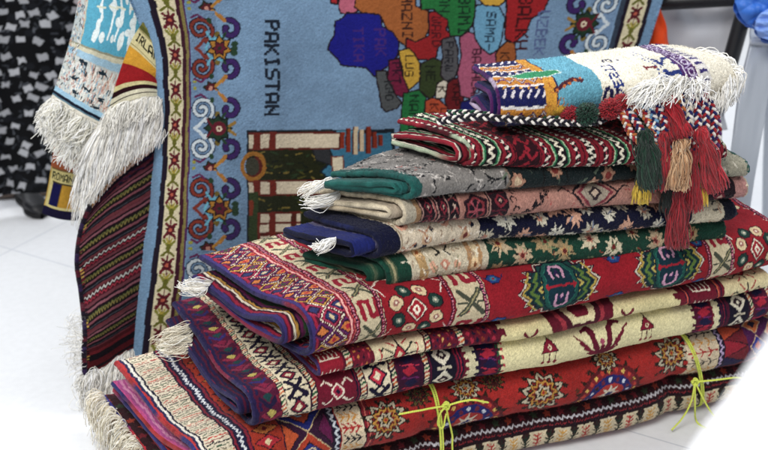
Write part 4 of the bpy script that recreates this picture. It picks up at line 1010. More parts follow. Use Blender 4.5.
fringe(tw, [FSp(648, 92, -.03), FSp(675, 86, -.02), FSp(700, 84, -.02)], [FSp(636, 106, .022), FSp(660, 100, .03), FSp(706, 97, .02)], 260, W, .0010, .008, .006, name='white_yarn', seed=31, sag=-.012)
fringe(tw, [FSp(690, 86, -.02), FSp(655, 86, -.02)], [FSp(636, 96, .016), FSp(626, 104, .016)], 130, W, .0010, .007, .006, name='white_yarn', seed=32, sag=-.010)
# ================================================================ rugs draped behind
LEAN = math.radians(18); HA = math.radians(12)
PN0 = np.array([math.sin(HA), -math.cos(HA), 0])*math.cos(LEAN)+np.array([0, 0, 1.])*math.sin(LEAN)   # faces the viewer and up
PP0 = np.array([0, 2.06, 0.])
def onmap(px, py, off=0.):
    r = mrays(px, py); n = PN0; p0 = PP0; q_ = np.clip((310-np.asarray(px, float))/150, 0, 1); off = np.asarray(off)+.13*q_*q_*(3-2*q_)
    d = ((p0-OC)@n+np.asarray(off))/(r@n)
    return OC+r*d[..., None]
def drape(name, parent, PX, PY, off, colf, th=.008, mat=None, fuzz=.0004, back='6a6258', seed=1, extra=None):
    G = onmap(PX, PY, off)
    if extra is not None: G = G+extra
    Nn = normals(G)
    if Nn[G.shape[0]//2, G.shape[1]//2]@PN0 < 0: Nn = -Nn; fl = True
    else: fl = False
    G = G+Nn*rng.normal(0, fuzz, PX.shape)[..., None]
    C = colf; C2 = C*.3+hx(back)*.7
    if fl: V, Q, CC = shell(G[:, ::-1], Nn[:, ::-1], C[:, ::-1], C2[:, ::-1], th)
    else: V, Q, CC = shell(G, Nn, C, C2, th)
    # grid orientation check: make faces follow the normals
    CC = CC*np.clip(rng.normal(1, .09, (len(CC), 1)), .7, 1.3)
    return mesh(name, V, Q, CC, mat or M_PILE, parent), G
def onm(px, py, off=0.): return onmap(np.array(float(px)), np.array(float(py)), off)

# ---------- the map rug : canvas in millimetre-like units = photo pixels at rest
cM = Cv(150, 690, -60, 420, .45, '7c9ab6')
# field mottling of the blue ground
cM.a *= (1+.16*(smoothnoise(cM.a.shape[:2], 60, 2)-.5)+.10*(smoothnoise(cM.a.shape[:2], 17, 3)-.5))[..., None]
DK = '2a1a24'
def prov(pts, c, txt=None, xy=None, tc=None, px=1.25): 
    cM.poly(pts, c, DK, 1.5)
    if txt: cM.text(txt, xy[0], xy[1], tc or '3a2428', px, 'down', .12)
# left border
cM.rect(150, 162, -60, 420, '7898b4'); cM.rect(162, 166.5, -60, 420, '24182c')
cM.rect(166.5, 181, -60, 420, 'cfc6a6'); cM.rect(181, 184.5, -60, 420, '4a1a30')
def floral_band(x, y0, y1, lean=0, w=6.2):
    y = y0; k = 0; cM.line([(x, y0), (x, y1)], 1.1, '7a6a3c')
    while y < y1:
        if k % 2 == 0:
            cM.line([(x, y-9), (x, y+9)], 1.2, '6a2030')
            for s in (-1, 1): cM.line([(x, y+2), (x+s*w*.7, y+6), (x+s*w*.8, y+8)], 2.6, '6e1c2c'); cM.line([(x, y-2), (x+s*w*.7, y-6)], 2.6, '6e1c2c')
            cM.leaf(x, y, w*.95, 6, .3, '5c1626', inner=.6); cM.ell(x, y, 1.7, 1.7, 'b8604a')
        else:
            for s in (-1, 1):
                cM.line([(x, y), (x+s*w*.8, y-7)], 2.4, '84842c'); cM.line([(x, y+3), (x+s*w*.8, y+8)], 2.4, '6c6c20'); cM.line([(x, y-3), (x+s*w*.4, y-9)], 1.6, 'a89a3c')
            cM.ell(x, y, 2.2, 4, '6c6c20')
        y += 17.5; k += 1
floral_band(173.5, -50, 420)
cM.rect(184.5, 187, -60, 420, '8a8048'); cM.rect(187, 189, -60, 420, '5a2c60')
def spiral(x, y, r, a0, turn, c, ol, w=3.0, k=.8): cM.curl(x, y, r, a0, turn, w+2.2, ol, k); cM.curl(x, y, r, a0, turn, w, c, k)
def motif(y, kind, x=190, s=1):
    X = lambda q: x+s*q
    A = lambda a: a if s > 0 else math.pi-a
    c, ol = (('86382a', '2c1628'), ('c3cdd2', '2c4460'))[kind]
    cM.rect(min(X(0), X(26)), max(X(0), X(26)), y-38, y+42, '7590ac')
    for q in (-1, 1):
        spiral(X(10), y+q*19, 12.8, A(-q*1.2), s*q*9.8, c, ol, 2.9, .84)
        cM.line([(X(14), y+q*10), (X(8), y+q*3), (X(4), y)], 3.0, c)
        # scalloped purple curls toward the field
        spiral(X(38), y+q*19, 9.5, A(math.pi*.5*q), -s*q*5.2, '45276a', '1e1a3a', 4.6, .6)
        cM.line([(X(3), y+q*31), (X(9), y+q*34), (X(14), y+q*30)], 2.2, '6a2a5c'); cM.ell(X(26), y+q*14, 2.6, 3.4, '7a6a28'); cM.ell(X(20), y+q*28, 2.4, 3, '2c4a34'); cM.line([(X(30), y+q*9), (X(34), y+q*15)], 2.6, '2c4a34')
        cM.line([(X(30), y+q*33), (X(34), y+q*28)], 4, 'b07c2c')
    if kind == 0:
        cM.line([(X(16), y-16), (X(20), y-9), (X(30), y-12)], 2.4, '6cb0c4'); cM.line([(X(16), y+16), (X(20), y+9), (X(30), y+12)], 2.4, '6cb0c4'); cM.line([(X(18), y-8), (X(14), y), (X(18), y+8)], 2.2, '6cb0c4')
        cM.leaf(X(28), y, 13.5, 7, .2, 'b07e20', '2a2420', 1.4, .62); cM.leaf(X(28), y, 8, 6, 0, '6a1a34', '1c1420', 1., .6); cM.ell(X(28), y, 2, 2, '2a3a2a')
        for q in (-1, 0, 1): cM.ell(X(43), y+q*4.5, 3.6, 3, '2c4a34'); 
    else:
        cM.leaf(X(27), y, 14, 8, 0, '24402c', '141c1c', 1.4, .7); cM.ell(X(28), y, 7, 7, '6e1a30'); cM.ell(X(28), y, 3, 3, 'd8cbb0'); cM.ell(X(28), y, 1.3, 1.3, '6e1a30')
        for q in (-1, 1): cM.line([(X(38), y+q*2), (X(44), y+q*6)], 3, '9a7a30')
        cM.line([(X(16), y-9), (X(22), y)], 2, '6e1a30'); cM.line([(X(16), y+9), (X(22), y)], 2, '6e1a30')
    yy = y+40
    cM.leaf(X(19), yy-0, 7.5, 6, .2, '5e1626', '24301c', 1.4, .65); cM.ell(X(19), yy, 2.2, 2.2, 'c08a7a')
    cM.line([(X(24), yy-2), (X(30), yy-8)], 3, 'b8862c'); cM.line([(X(24), yy+2), (X(30), yy+8)], 3, 'b8862c')
    for q in (-6, 0, 6): cM.rect(min(X(1), X(5)), max(X(1), X(5)), yy+q-1.5, yy+q+1.5, '9a9a3c')
for i, y in enumerate(range(-32, 420, 80)): motif(y+ (-0), 1-(i % 2) if True else 0)
# PAKISTAN
cM.text('PAKISTAN', 263.5, 20.5, '162234', 2.02, 'down', .4)
cM.text('PAKISTAN', 264.2, 21, '1c2a3c', 2.02, 'down', .0)
# picture of columns and a minaret lying on its side
BX = 246
cM.rect(BX-1, 394, 130, 330, '1a2430'); cM.rect(BX+1, 392, 132, 330, '2c3018'); 
R = np.random.default_rng(2)
for _ in range(260):
    x, y = R.uniform(BX+8, 330), R.uniform(136, 330); cM.line([(x, y), (x+R.uniform(2, 8), y+R.uniform(-3, 3))], 1.4, ('5c5a24', '34482c', '847434', '1c2418')[R.integers(0, 4)])
cM.poly([(322, 133), (392, 133), (392, 250), (345, 250), (340, 190), (320, 172), (334, 160)], '3f7c98', '1c2c38', 2)
cM.poly([(322, 133), (345, 133), (330, 150), (336, 168), (316, 160), (310, 140)], '3a3c40', '20242a', 1.2)
cM.rect(300, 333, 131, 137, '343834'); cM.rect(336, 360, 131, 137, '4c8ea4')
cM.poly([(BX+1, 160), (BX+12, 153), (262, 160), (263, 172), (256, 180), (BX+1, 178)], '6a2018', '2a1612', 1.2); cM.ell(BX+6, 166, 13, 15, 'a8741e', .5); cM.ell(BX+5, 166, 7, 9, '4a4a3c')
for y, h, x1 in ((134, 14, 340), (182, 12, 338), (214, 8, 300), (224, 8, 300), (236, 9, 300), (262, 10, 300)):
    cM.rect(BX+1, x1, y-1.8, y, '6a2018'); cM.rect(BX+1, x1, y+h, y+h+1.8, '6a2018'); cM.rect(BX+1, x1, y, y+h, 'cfc3ac')
    for x in (255, 271): cM.rect(x-3.5, x+3.5, y-2, y+h+2, '7a2a1c')
    if y > 200: cM.rect(290, 296, y, y+h, '5a2a1c')
cM.rect(BX+1, 256, 192, 330, '3a4a28'); cM.rect(BX+1, 251, 200, 215, '8a3a1c')
for x, hh in ((342, 9), (348, 13), (355, 15), (361, 12), (368, 15), (374, 9), (380, 6)):
    cM.rect(x-2.6, x+2.6, 141-hh*.9, 141+hh*.9, ('8c3418', 'c9b79a')[int(x) % 2]); cM.rect(x-2.6, x-1.2, 141-hh*.9, 141+hh*.9, '5a2014')
cM.poly([(332, 157), (343, 157), (343, 176), (332, 176)], 'd6ccb4', '7a3a24', 1.4)
# the provinces
prov([(338, 0), (337, -30), (359, -30), (358, 8), (357, 12), (350, 16), (340, 14), (338, 8)], 'b8667c')
prov([(326, -30), (337, -30), (337, 5), (330, 4)], 'a81e28')
prov([(360, -30), (412, -30), (415, 8), (430, 15), (426, 35), (420, 45), (408, 52), (400, 45), (392, 38), (385, 28), (380, 16), (362, 14), (354, 8)], 'a5642c', 'HAZNI', (401, -3), '4a2a20', 1.5)
prov([(335, 22), (342, 19), (346, 14), (362, 14), (380, 16), (382, 28), (392, 34), (398, 44), (396, 58), (388, 67), (380, 72), (374, 78), (366, 69), (350, 67), (340, 66), (337, 60), (327, 50), (330, 42), (334, 36)], '1c1f88', 'PAK', (374, 30), '4a2c7c', 1.6)
cM.text('TIKA', 353, 28, '4a2c7c', 1.5, 'down', .1)
prov([(405, 40), (414, 44), (427, 38), (427, 15), (440, 12), (447, 22), (444, 32), (450, 38), (437, 50), (435, 62), (425, 62), (410, 62), (404, 54)], '9c1820', 'WARD', (430, 19), '5a1420', 1.3)
prov([(418, -30), (470, -30), (473, 12), (470, 28), (460, 38), (448, 38), (445, 22), (432, 12), (420, 12)], '1f7a40', 'BAMI', (456, -2), '123c28', 1.7); cM.text('AN', 437, -2, '123c28', 1.5, 'down')
prov([(397, 53), (407, 50), (413, 55), (419, 66), (420, 82), (408, 92), (403, 86), (402, 72)], 'c9a42c', 'LUG', (404, 57), '4a3a1c', 1.25)
prov([(420, 66), (432, 60), (442, 64), (443, 84), (438, 94), (430, 102), (418, 92)], '3c4a28', 'NE', (425, 68), '242c1c', 1.4)
prov([(440, 42), (452, 38), (457, 50), (458, 70), (455, 80), (446, 84), (440, 78), (442, 60)], '5c5c60', 'PARW', (444, 44), '2c2c34', 1.3)
prov([(388, 62), (398, 60), (402, 78), (408, 94), (400, 99), (394, 96), (387, 80)], '7c1a44', 'PKT', (391, 64), '3c1430', 1.25)
prov([(375, 72), (385, 72), (388, 84), (395, 98), (400, 104), (396, 110), (385, 113), (380, 108), (378, 92)], '5a5e60', 'KHO', (384, 82), '2c3034', 1.15)
prov([(402, 95), (418, 92), (426, 100), (424, 118), (430, 170), (398, 170), (400, 120), (401, 104)], '1c7c44', 'NANG', (408, 97), '124028', 1.5)
prov([(425, 103), (432, 100), (440, 102), (452, 112), (458, 170), (425, 170)], 'b3502a', 'KA', (430, 106), '6a2a1c', 1.4); cM.text('LA', 442, 110, '6a2a1c', 1.4, 'down')
prov([(437, 86), (444, 82), (448, 84), (446, 94), (446, 100), (436, 101), (435, 96)], 'd3ccbc', 'K', (438, 89), '3a2a24', 1.1)
prov([(447, 86), (452, 82), (460, 80), (466, 92), (464, 112), (452, 116), (446, 104)], '6e1820', 'KAP', (453, 86), '3a1218', 1.3)
prov([(458, 40), (466, 34), (475, 37), (480, 46), (490, 49), (500, 58), (496, 72), (490, 84), (478, 92), (474, 102), (462, 98), (457, 76), (461, 60)], 'a85c78', 'BAGHLAN', (472, 51), '4c2438', 1.3)
prov([(473, 8), (482, 6), (495, 8), (502, 20), (501, 40), (498, 52), (490, 57), (480, 50), (474, 40), (471, 28)], '6ca0bc', 'SAMA-', (484, 14), '2a4458', 1.35)
prov([(474, -30), (501, -30), (501, 4), (495, 9), (482, 8), (476, 2)], 'c8a028')
prov([(501, -30), (546, -30), (541, 0), (537, 16), (527, 22), (524, 36), (513, 46), (504, 42), (503, 20)], '9e1620', 'BALKH', (513, -2), '4c1018', 1.9)
prov([(495, 57), (500, 50), (506, 44), (514, 46), (516, 62), (512, 80), (500, 92), (490, 92), (490, 80), (497, 70)], '9c5c28', 'KUN', (500, 55), '4a2c1c', 1.3)
prov([(463, 104), (474, 102), (490, 92), (510, 92), (512, 150), (460, 150)], '20226c')
cM.text('UZBEKISTAN', 533, 14, '5c6c94', 1.55, 'down', .1)
# right border
cM.rect(620.5, 624, -60, 420, '24182c'); cM.rect(624, 640, -60, 420, '24182c'); cM.rect(614, 618, -60, 420, '24182c')
cM.rect(616, 634, -60, 420, 'cfc6a6'); cM.rect(613, 616.5, -60, 420, '24182c'); cM.rect(633, 637, -60, 420, '24182c'); cM.rect(637, 690, -60, 420, '7898b4')
floral_band(625, -52, 420)
cM.rect(608, 613, -60, 420, '3c4858')
for i, y in enumerate(range(-52, 420, 80)): motif(y, i % 2, 606, -1)

def mapnet(cu, cv):
    """rest position on the rug -> where that knot sits in the leaning plane (given as photo coordinates)"""
    ys = [-60, 0, 30, 60, 110, 160, 200, 250, 290, 350, 420]
    e0 = [112, 133, 145, 153, 158, 155, 152, 145, 138, 130, 121]
    e1 = [152, 166, 172, 174.5, 175, 174, 172, 169, 165, 158, 150]
    e2 = [222, 228, 230, 230, 230, 230, 230, 229, 228, 226, 224]
    a = np.interp(cv, ys, e0); b = np.interp(cv, ys, e1); c = np.interp(cv, ys, e2)
    x = np.where(cu < 174, a+(b-a)*(cu-152)/(174-152), np.where(cu < 230, b+(c-b)*(cu-174)/56, cu))
    k = np.interp(cu, [400, 500, 560, 620, 700], [0, .07, .20, .30, .36])
    x = x+k*(50-cv)*np.where(cv > 120, .5, 1)+0*k
    y = cv-.03*(cu-250)*np.clip((cu-230)/100, 0, 1)*.4
    return x, y
nu, nv = 640, 560
cu, cvv = np.meshgrid(np.linspace(152, 646, nu), np.linspace(-58, 372, nv))
PX, PY = mapnet(cu, cvv)
off = -.030*np.clip((168-cu)/16, 0, 1)**2+.010*np.sin(cu*.021+.5)*np.sin(cvv*.013+1)+.006*np.sin(cu*.05+cvv*.017)-.02*np.clip((cu-600)/46, 0, 1)**2-.10*np.clip((-20-cvv)/40, 0, 1)**2
rM = thing('map_rug', 'large blue rug with coloured province map and the word PAKISTAN, behind the heap', 'rug', onm(400, 330).tolist())
CM = cM.sample(cu, cvv, .35)
M_MAP = wool('dense cut pile', .12, 600, .35, .0012, .10)
_, GM = drape('rug_body', rM, PX, PY, off, CM, .010, M_MAP, .0004, '8a7f6c')
def edge_cord(parent, line, cols, r, name='selvage_cord'):
    line = np.asarray(line); L = len(line); k = np.arange(L); rr = r*(1+.1*np.sin(k*1.7))
    T = np.gradient(line, axis=0); T /= np.linalg.norm(T, axis=1, keepdims=True)+1e-9
    A = np.cross(T, PN0); A /= np.linalg.norm(A, axis=1, keepdims=True); B = np.cross(T, A); an = np.arange(8)*math.pi/4
    V = line[:, None]+rr[:, None, None]*(A[:, None]*np.cos(an)[None, :, None]+B[:, None]*np.sin(an)[None, :, None])
    C = np.array([hx(cols[int(i/L*len(cols)*6) % len(cols)]) for i in k])*np.clip(rng.normal(1, .12, (L, 1)), .6, 1.3)
    mesh(name, V.reshape(-1, 3), gq(L, 8, wu=True), np.repeat(C, 8, 0), M_CORD, parent)
edge_cord(rM, GM[:, 0], ['7898b4', '6484a0'], .0065); edge_cord(rM, GM[:, -1], ['7898b4'], .006)

# ---------- helper : a hanging cloth given by rows of photo points (its outline), painted in its own u,v raster
def hang(name, parent, rows, offs, nu, nv, cv, U, V, mat=None, th=.006, wav=.004, seed=3, back='504038', jit=.6):
    A = np.array(rows, float)
    B = catmull(A, nv); Gp = np.swapaxes(catmull(np.swapaxes(B, 0, 1), nu), 0, 1)
    O = np.array(offs, float)[..., None]; O = np.swapaxes(catmull(np.swapaxes(catmull(O, nv), 0, 1), nu), 0, 1)[..., 0]
    O = O+wav*(smoothnoise(O.shape, max(nu, nv)/5, seed)-.5)*2
    uu, vv = np.meshgrid(np.linspace(U[0], U[1], nu), np.linspace(V[0], V[1], nv))
    C = cv.sample(uu, vv, jit)
    return drape(name, parent, Gp[..., 0], Gp[..., 1], O, C, th, mat or M_FLAT, .0004, back)

# ---------- striped kilim hanging at the left of the map rug
cK = Cv(0, 90, 0, 240, .4, '5a2030'); y = 0.
R = np.random.default_rng(9)
def krow(y, h, c): cK.row(y, y+h, c)
krow(0, 6, '24182c'); zigrow(cK, 3, 2, 4, 2.4, 'c89a5a', 0, 90); krow(6, 5, '2c1c34'); zigrow(cK, 8.5, 2, 4, 2.2, 'd8b4a4', 0, 90); krow(11, 14, '24182a'); krow(17, 4, '5a2030')
for _ in range(60): x, y_ = R.uniform(0, 90), R.uniform(11, 26); cK.line([(x, y_), (x+3, y_+1)], 1.2, ('6a3040', '3a2850')[_ % 2])
y = 26
while y < 196:
    krow(y, 3.0, '74404a'); krow(y+3.2, 2, '2a1622'); krow(y+5.2, 2.6, '8c5c66'); krow(y+8.2, 1.8, '20141e')
    # chevron row
    krow(y+10, 7, '2a2418'); zigrow(cK, y+13.5, 1.9, 3.6, 1.1, '857842', 0, 90); zigrow(cK, y+12, 1.2, 4.4, .8, '6a7040', 0, 90)
    krow(y+17, 1.6, '20141e'); krow(y+18.6, 2.6, '84505a'); krow(y+21.6, 2, '1c1420')
    krow(y+23.6, 4, '23202c'); krow(y+25, 1, '4a4c54'); krow(y+27.6, 3.2, '703840'); y += 31
    if int(y/31) % 2 == 0:
        krow(y, 8, '4a1624'); zigrow(cK, y+2, 1.4, 5, 1.3, 'b8b8b4', 0, 90); zigrow(cK, y+6, 1.4, 5, 1.3, '9a3044', 0, 90); y += 9
for i, c in enumerate(('5c1824', '7c2430', '241824', '241824', '6a1c28', '6a1c28', '2c1c28', '7a2c34')): krow(198+i*5.3, 5.3, c)
for y_ in np.arange(10, 240, 4.6): cK.line([(0, y_), (4+R.uniform(0, 3), y_+1)], 2.2, ('241824', '7a2434', 'c0a04a', '241824', '5c1c30')[int(y_) % 5])
rK = thing('striped_kilim', 'narrow dark kilim with pink and ochre stripes hanging from under the blue rug edge', 'rug', onm(100, 300).tolist())
rows = [[(90, 206), (108, 182), (130, 160), (166, 130)], [(81, 230), (104, 208), (132, 188), (166, 166)], [(77, 262), (102, 244), (132, 226), (164, 206)], [(81, 292), (104, 276), (130, 260), (158, 242)], [(85, 330), (104, 316), (128, 300), (152, 284)], [(84, 352), (102, 344), (124, 330), (146, 316)], [(85, 374), (102, 367), (124, 352), (146, 342)]]
offs = [[.0, -.01, -.02, -.04]]*2+[[.01, .0, -.018, -.04]]*2+[[.05, .03, -.005, -.035]]+[[.065, .04, .005, -.03]]*2
_, GK = hang('rug_body', rK, rows, offs, 210, 520, cK, (0, 90), (0, 238), seed=4)
edge_cord(rK, GK[:, 0], ['24182c', '5c1c30', '24182c', '3a2850'], .005)
fringe(rK, GK[-1, ::12], [onm(82, 392, .07), onm(88, 410, .08), onm(102, 418, .085), onm(112, 404, .06), onm(126, 388, .02)], 620, ['fbf9f2', 'eeeae0', 'ffffff'], .0009, .008, .008, clump=14, seed=41)
fringe(rK, GK[300:520:10, 0], [onm(68, 318, .0), onm(68, 345, .04), onm(72, 382, .06)], 130, ['e6e4de', 'f4f2ee'], .0006, .008, .008, seed=42)

# ---------- flag rug
cF = Cv(0, 60, 0, 110, .35, 'd8cfa0')
cF.row(-5, 13, '6c7034'); cF.row(6, 9, '8c8a44')
cF.row(13, 15, 'a8a070')
cF.row(32, 33, '8a7a40')
cF.rect(0, 60, 36, 58, 'dba818'); cF.rect(0, 60, 58, 84, 'a81420'); cF.rect(52, 60, 34, 86, 'd8c060')
cF.row(84, 89, 'd8cf9c'); cF.row(89, 95, '3a1420'); cF.row(95, 110, 'ddd8c0'); cF.row(100, 101.2, '3a3030')
cF.text('IRLAND', 4, 17.5, '1c1c14', 1.28, 'right', .25)
rF = thing('flag_rug', 'flag rug in yellow and red with black lettering, above the striped kilim', 'rug', onm(140, 80).tolist())
rows = [[(141, 20), (146, 20), (152, 24), (166, 32)], [(134, 42), (142, 46), (152, 56), (170, 76)], [(127, 58), (138, 62), (152, 72), (170, 92)], [(117, 82), (131, 79), (149, 80), (172, 88)], [(107, 112), (122, 102), (144, 95), (172, 93)]]
rows = [[(146, 18), (151, 22), (156, 27), (162, 33)], [(133, 38), (143, 48), (156, 63), (166, 80)], [(124, 60), (135, 64), (152, 74), (168, 90)], [(116, 84), (130, 80), (149, 80), (170, 89)], [(107, 114), (122, 104), (144, 97), (172, 95)]]
offs = [[-.02, -.016, -.018, -.04]]*3+[[-.006, -.006, -.012, -.04]]*2
_, GF = hang('rug_body', rF, rows, offs, 190, 240, cF, (0, 60), (0, 108), seed=6, th=.005, wav=.002, back='c8bc90', jit=0)
fringe(rF, GF[-1, ::10], [onm(84, 196, .0), onm(92, 200, .01), onm(112, 176, .01), onm(136, 158, .01), onm(160, 142, .0)], 1300, ['fbfaf4', 'f0ece4', 'ffffff'], .0008, .004, .004, clump=26, seed=43)
fringe(rF, GF[-1, ::10], [onm(98, 140, .01), onm(120, 130, .014), onm(160, 116, .01)], 420, ['f4f2ec', 'e6e3da'], .0009, .004, .004, clump=20, seed=44)
fringe(rF, [onm(108, 118, -.01), onm(100, 128, -.015)], [onm(72, 196, -.02), onm(78, 226, -.02), onm(90, 208, .0)], 420, ['fbfaf4', 'f0ece4', 'ffffff'], .0008, .004, .005, clump=10, seed=45)

# ---------- sky blue prayer rug behind
cP = Cv(0, 110, 0, 150, .45, 'bcc4c4')
cP.rect(16, 96, 0, 58, '5cacc4'); R = np.random.default_rng(12)
for i in range(26):
    x, y_ = R.uniform(30, 88), R.uniform(2, 46); cP.ell(x, y_, R.uniform(1.5, 4), R.uniform(3, 9), 'dfe8e8')
for x in (36, 52, 62, 80): cP.line([(x, 0), (x+2, 20), (x-1, 44)], 2.6, 'dfe8e8'); cP.line([(x-5, 12), (x+6, 14)], 2, 'd8dcc8')
cP.rect(96, 98, 0, 62, 'c8b89a'); cP.rect(14, 16, 0, 62, 'c8c0a8'); cP.row(58, 60, '9a9a84'); cP.row(60, 65, 'cfcbb4'); cP.row(65, 73, 'a4c4d6'); 
def speck(xa, xb, ya, yb, n, cols, l=6, w=1.3, vert=True):
    for i in range(n):
        x, y_ = R.uniform(xa, xb), R.uniform(ya, yb); cP.line([(x, y_), (x+R.uniform(-1.5, 1.5), y_+R.uniform(2, l))] if vert else [(x, y_), (x+l, y_+1)], w, cols[R.integers(0, len(cols))])
cP.rect(0, 110, 74, 128, 'ccd0cc'); speck(16, 110, 74, 124, 520, ['c09a90', 'e4e0d8', '8cb0c4', 'e8e6e0', '3c4850', 'd0b0a0'], 9); speck(0, 15, 0, 128, 150, ['c07a70', '4c545c', 'e8e6e0', '7ca0b8', 'b8a890'], 4)
speck(97, 110, 0, 128, 60, ['c09a90', '5c6468', 'e8e6e0'], 4)
for x, y_ in ((24, 76), (28, 78), (50, 80), (56, 79), (78, 84), (82, 83), (20, 100), (40, 106), (66, 110), (84, 112), (30, 120), (60, 124), (88, 122)):
    for k in range(5): cP.line([(x+R.uniform(-5, 6), y_+R.uniform(-2, 3)), (x+R.uniform(-5, 6), y_+R.uniform(-2, 3))], 2.2, '283c48')
cP.row(128, 136, 'a4c8dc'); cP.row(136, 141, '20283c'); cP.row(141, 144, '6c8c9c'); cP.row(144, 150, 'dcd8cc')
rP = thing('prayer_rug', 'pale rug with a turquoise panel and thick white fringe, hanging behind the flag rug', 'rug', onm(100, 60).tolist())
rows = [[(84, -40), (106, -44), (130, -44), (160, -40)], [(79, 2), (104, -2), (130, -2), (158, 2)], [(72, 36), (96, 44), (122, 50), (150, 54)], [(62, 70), (86, 84), (110, 96), (140, 108)], [(52, 98), (74, 112), (98, 124), (130, 136)]]
offs = [[-.13, -.09, -.085, -.09], [-.12, -.08, -.075, -.08], [-.11, -.07, -.065, -.07], [-.10, -.06, -.055, -.06], [-.09, -.05, -.045, -.05]]
_, GP = hang('rug_body', rP, rows, offs, 260, 380, cP, (0, 110), (-46, 149), seed=7, th=.006, wav=.005, back='c8c4b8')
fringe(rP, GP[-1, ::10], [onm(36, 122, -.07), onm(50, 146, -.06), onm(70, 166, -.06), onm(92, 174, -.06), onm(118, 168, -.05)], 1500, ['fbfaf4', 'f2efe6', 'fffefa'], .0009, .006, .005, clump=26, seed=46)
fringe(rP, GP[-1, ::10], [onm(46, 120, -.045), onm(66, 138, -.035), onm(100, 156, -.03)], 800, ['f2f0e6', 'e8e4d6', 'fffefa'], .0009, .007, .006, clump=18, seed=47)

# ---------- second flag rug, low
cR = Cv(0, 60, 0, 80, .35, 'd4c98c')
cR.row(0, 24, 'b0643c'); cR.row(24, 26, '8a6a40'); cR.row(26, 38, 'd4c98c'); cR.rect(8, 24, 40, 66, '20205c'); cR.rect(24, 25.5, 40, 66, '6a5430'); cR.rect(25.5, 52, 40, 66, 'c49a20')
cR.rect(7, 53, 38.5, 40, '4a4430'); cR.row(69, 80, '241f44'); cR.rect(0, 2, 24, 70, 'c8a850'); cR.text('ROMANIA', 5, 28.5, '2c3424', 1.15, 'right', .2)
rR = thing('flag_rug', 'flag rug in navy and ochre with lettering, hanging low by the shoe', 'rug', onm(66, 190).tolist())
rows = [[(54, 144), (64, 146), (78, 150), (100, 156)], [(51, 168), (62, 172), (76, 175), (98, 178)], [(47, 192), (57, 196), (70, 198), (92, 200)], [(42, 213), (52, 217), (66, 220), (88, 221)]]
offs = [[-.20]*4]*4
hang('rug_body', rR, rows, offs, 160, 220, cR, (0, 60), (0, 80), seed=8, th=.006, back='c8b880', jit=0)

# ---------- trestle that carries the draped rugs (behind them)
MT = plain('grey painted steel', '5c6064', .5, .4)
tr = thing('display_rack', 'grey steel trestle hidden behind the draped rugs', 'rack', (0.05, 2.5, 0))
def bar(a, b, r=.014): v, q, c = tubes([catmull([a, (np.array(a)+b)/2, b], 8)], r, 10); return v, q, np.ones((len(v), 3))
def bars(name, L, r, mat, parent): return mesh(name, *join([bar(np.array(a, float), np.array(b, float), r) for a, b in L]), mat, parent)
bars('top_rail', [((-.62, 2.36, .80), (.80, 2.62, .80))], .02, MT, tr)
for x, y_ in ((-.5, 2.40), (.72, 2.62)):
    bars('leg', [((x, y_, .80), (x-.03, y_+.02, .008))], .015, MT, tr); bars('leg', [((x, y_, .80), (x-.08, y_+.35, .008))], .015, MT, tr)

# ================================================================ background
# black cloth with white patches
cB2 = Cv(0, 1500, 0, 1500, 3, '121419'); R = np.random.default_rng(31)
for i in range(800):
    x, y_ = R.uniform(0, 1500), R.uniform(0, 1500); a = R.uniform(0, 3.14)
    cB2.line([(x, y_), (x+36*math.cos(a), y_+36*math.sin(a))], 9, ('4c5058', '6c7078', '2a2d36')[i % 3])
for i in range(190): x, y_ = R.uniform(0, 1500), R.uniform(0, 1500); cB2.ell(x, y_, 26, 24, '24272e')
k = 0
for j in range(16):
    for i in range(15):
        x = 60+i*104+(j % 2)*52+R.uniform(-22, 22); y_ = 50+j*98+R.uniform(-24, 24); a = R.uniform(-.6, .6); w_, h_ = R.uniform(22, 33), R.uniform(20, 27)
        P = [(x+sx*w_*math.cos(a)-sy*h_*math.sin(a)+R.uniform(-6, 6), y_+sx*w_*math.sin(a)+sy*h_*math.cos(a)+R.uniform(-6, 6)) for sx, sy in ((-1, -1), (0, -.75), (1, -1), (1, 1), (0, .8), (-1, 1))]
        cB2.poly(P, ('c8cad0', 'b4b6bc')[k % 2]); k += 1
tK = thing('patterned_cloth', 'black cloth printed with white patches, hanging in soft folds behind the rugs at left', 'cloth', (-1.3, 2.85, .11))
nu, nv = 420, 420
uu, vv = np.meshgrid(np.linspace(0, 1, nu), np.linspace(0, 1, nv))
base = np.array([-1.72, 2.60, 0]); ed = np.array([1.1, .22, 0])
Gc = base+ed*uu[..., None]+np.array([0, 0, 1.])*(1.0-.935*vv+.012*np.sin(uu*19))[..., None]
fold = .035*np.sin(uu*26+1.2*vv)*(.4+.6*vv)+.02*np.sin(uu*11+2)*vv
Gc = Gc+np.array([.2, -1, 0])*fold[..., None]-np.array([0, 1, 0])*(.12*vv)[..., None]
Nc = normals(Gc); CCl = cB2.sample((uu*2500+8*np.sin(vv*9)) % 1490, (vv*2500+8*np.sin(uu*14)) % 1490)
V, Q, CC = shell(Gc, Nc, CCl, CCl*.8, .003); mesh('cloth_panel', V, Q, CC, wool('printed cloth', .05, 500, .2, .0008, .06), tK)
tR = thing('hanging_rail', 'thin steel rail the black and white cloth hangs from', 'rail', (-1.2, 2.8, 0)); bars('rail_tube', [((-1.85, 2.66, 1.01), (-.6, 2.91, 1.01))], .012, MT, tR)
for a in ((-1.85, 2.66), (-.6, 2.91)): bars('post', [((a[0], a[1], 1.01), (a[0], a[1]+.0, .006))], .012, MT, tR)
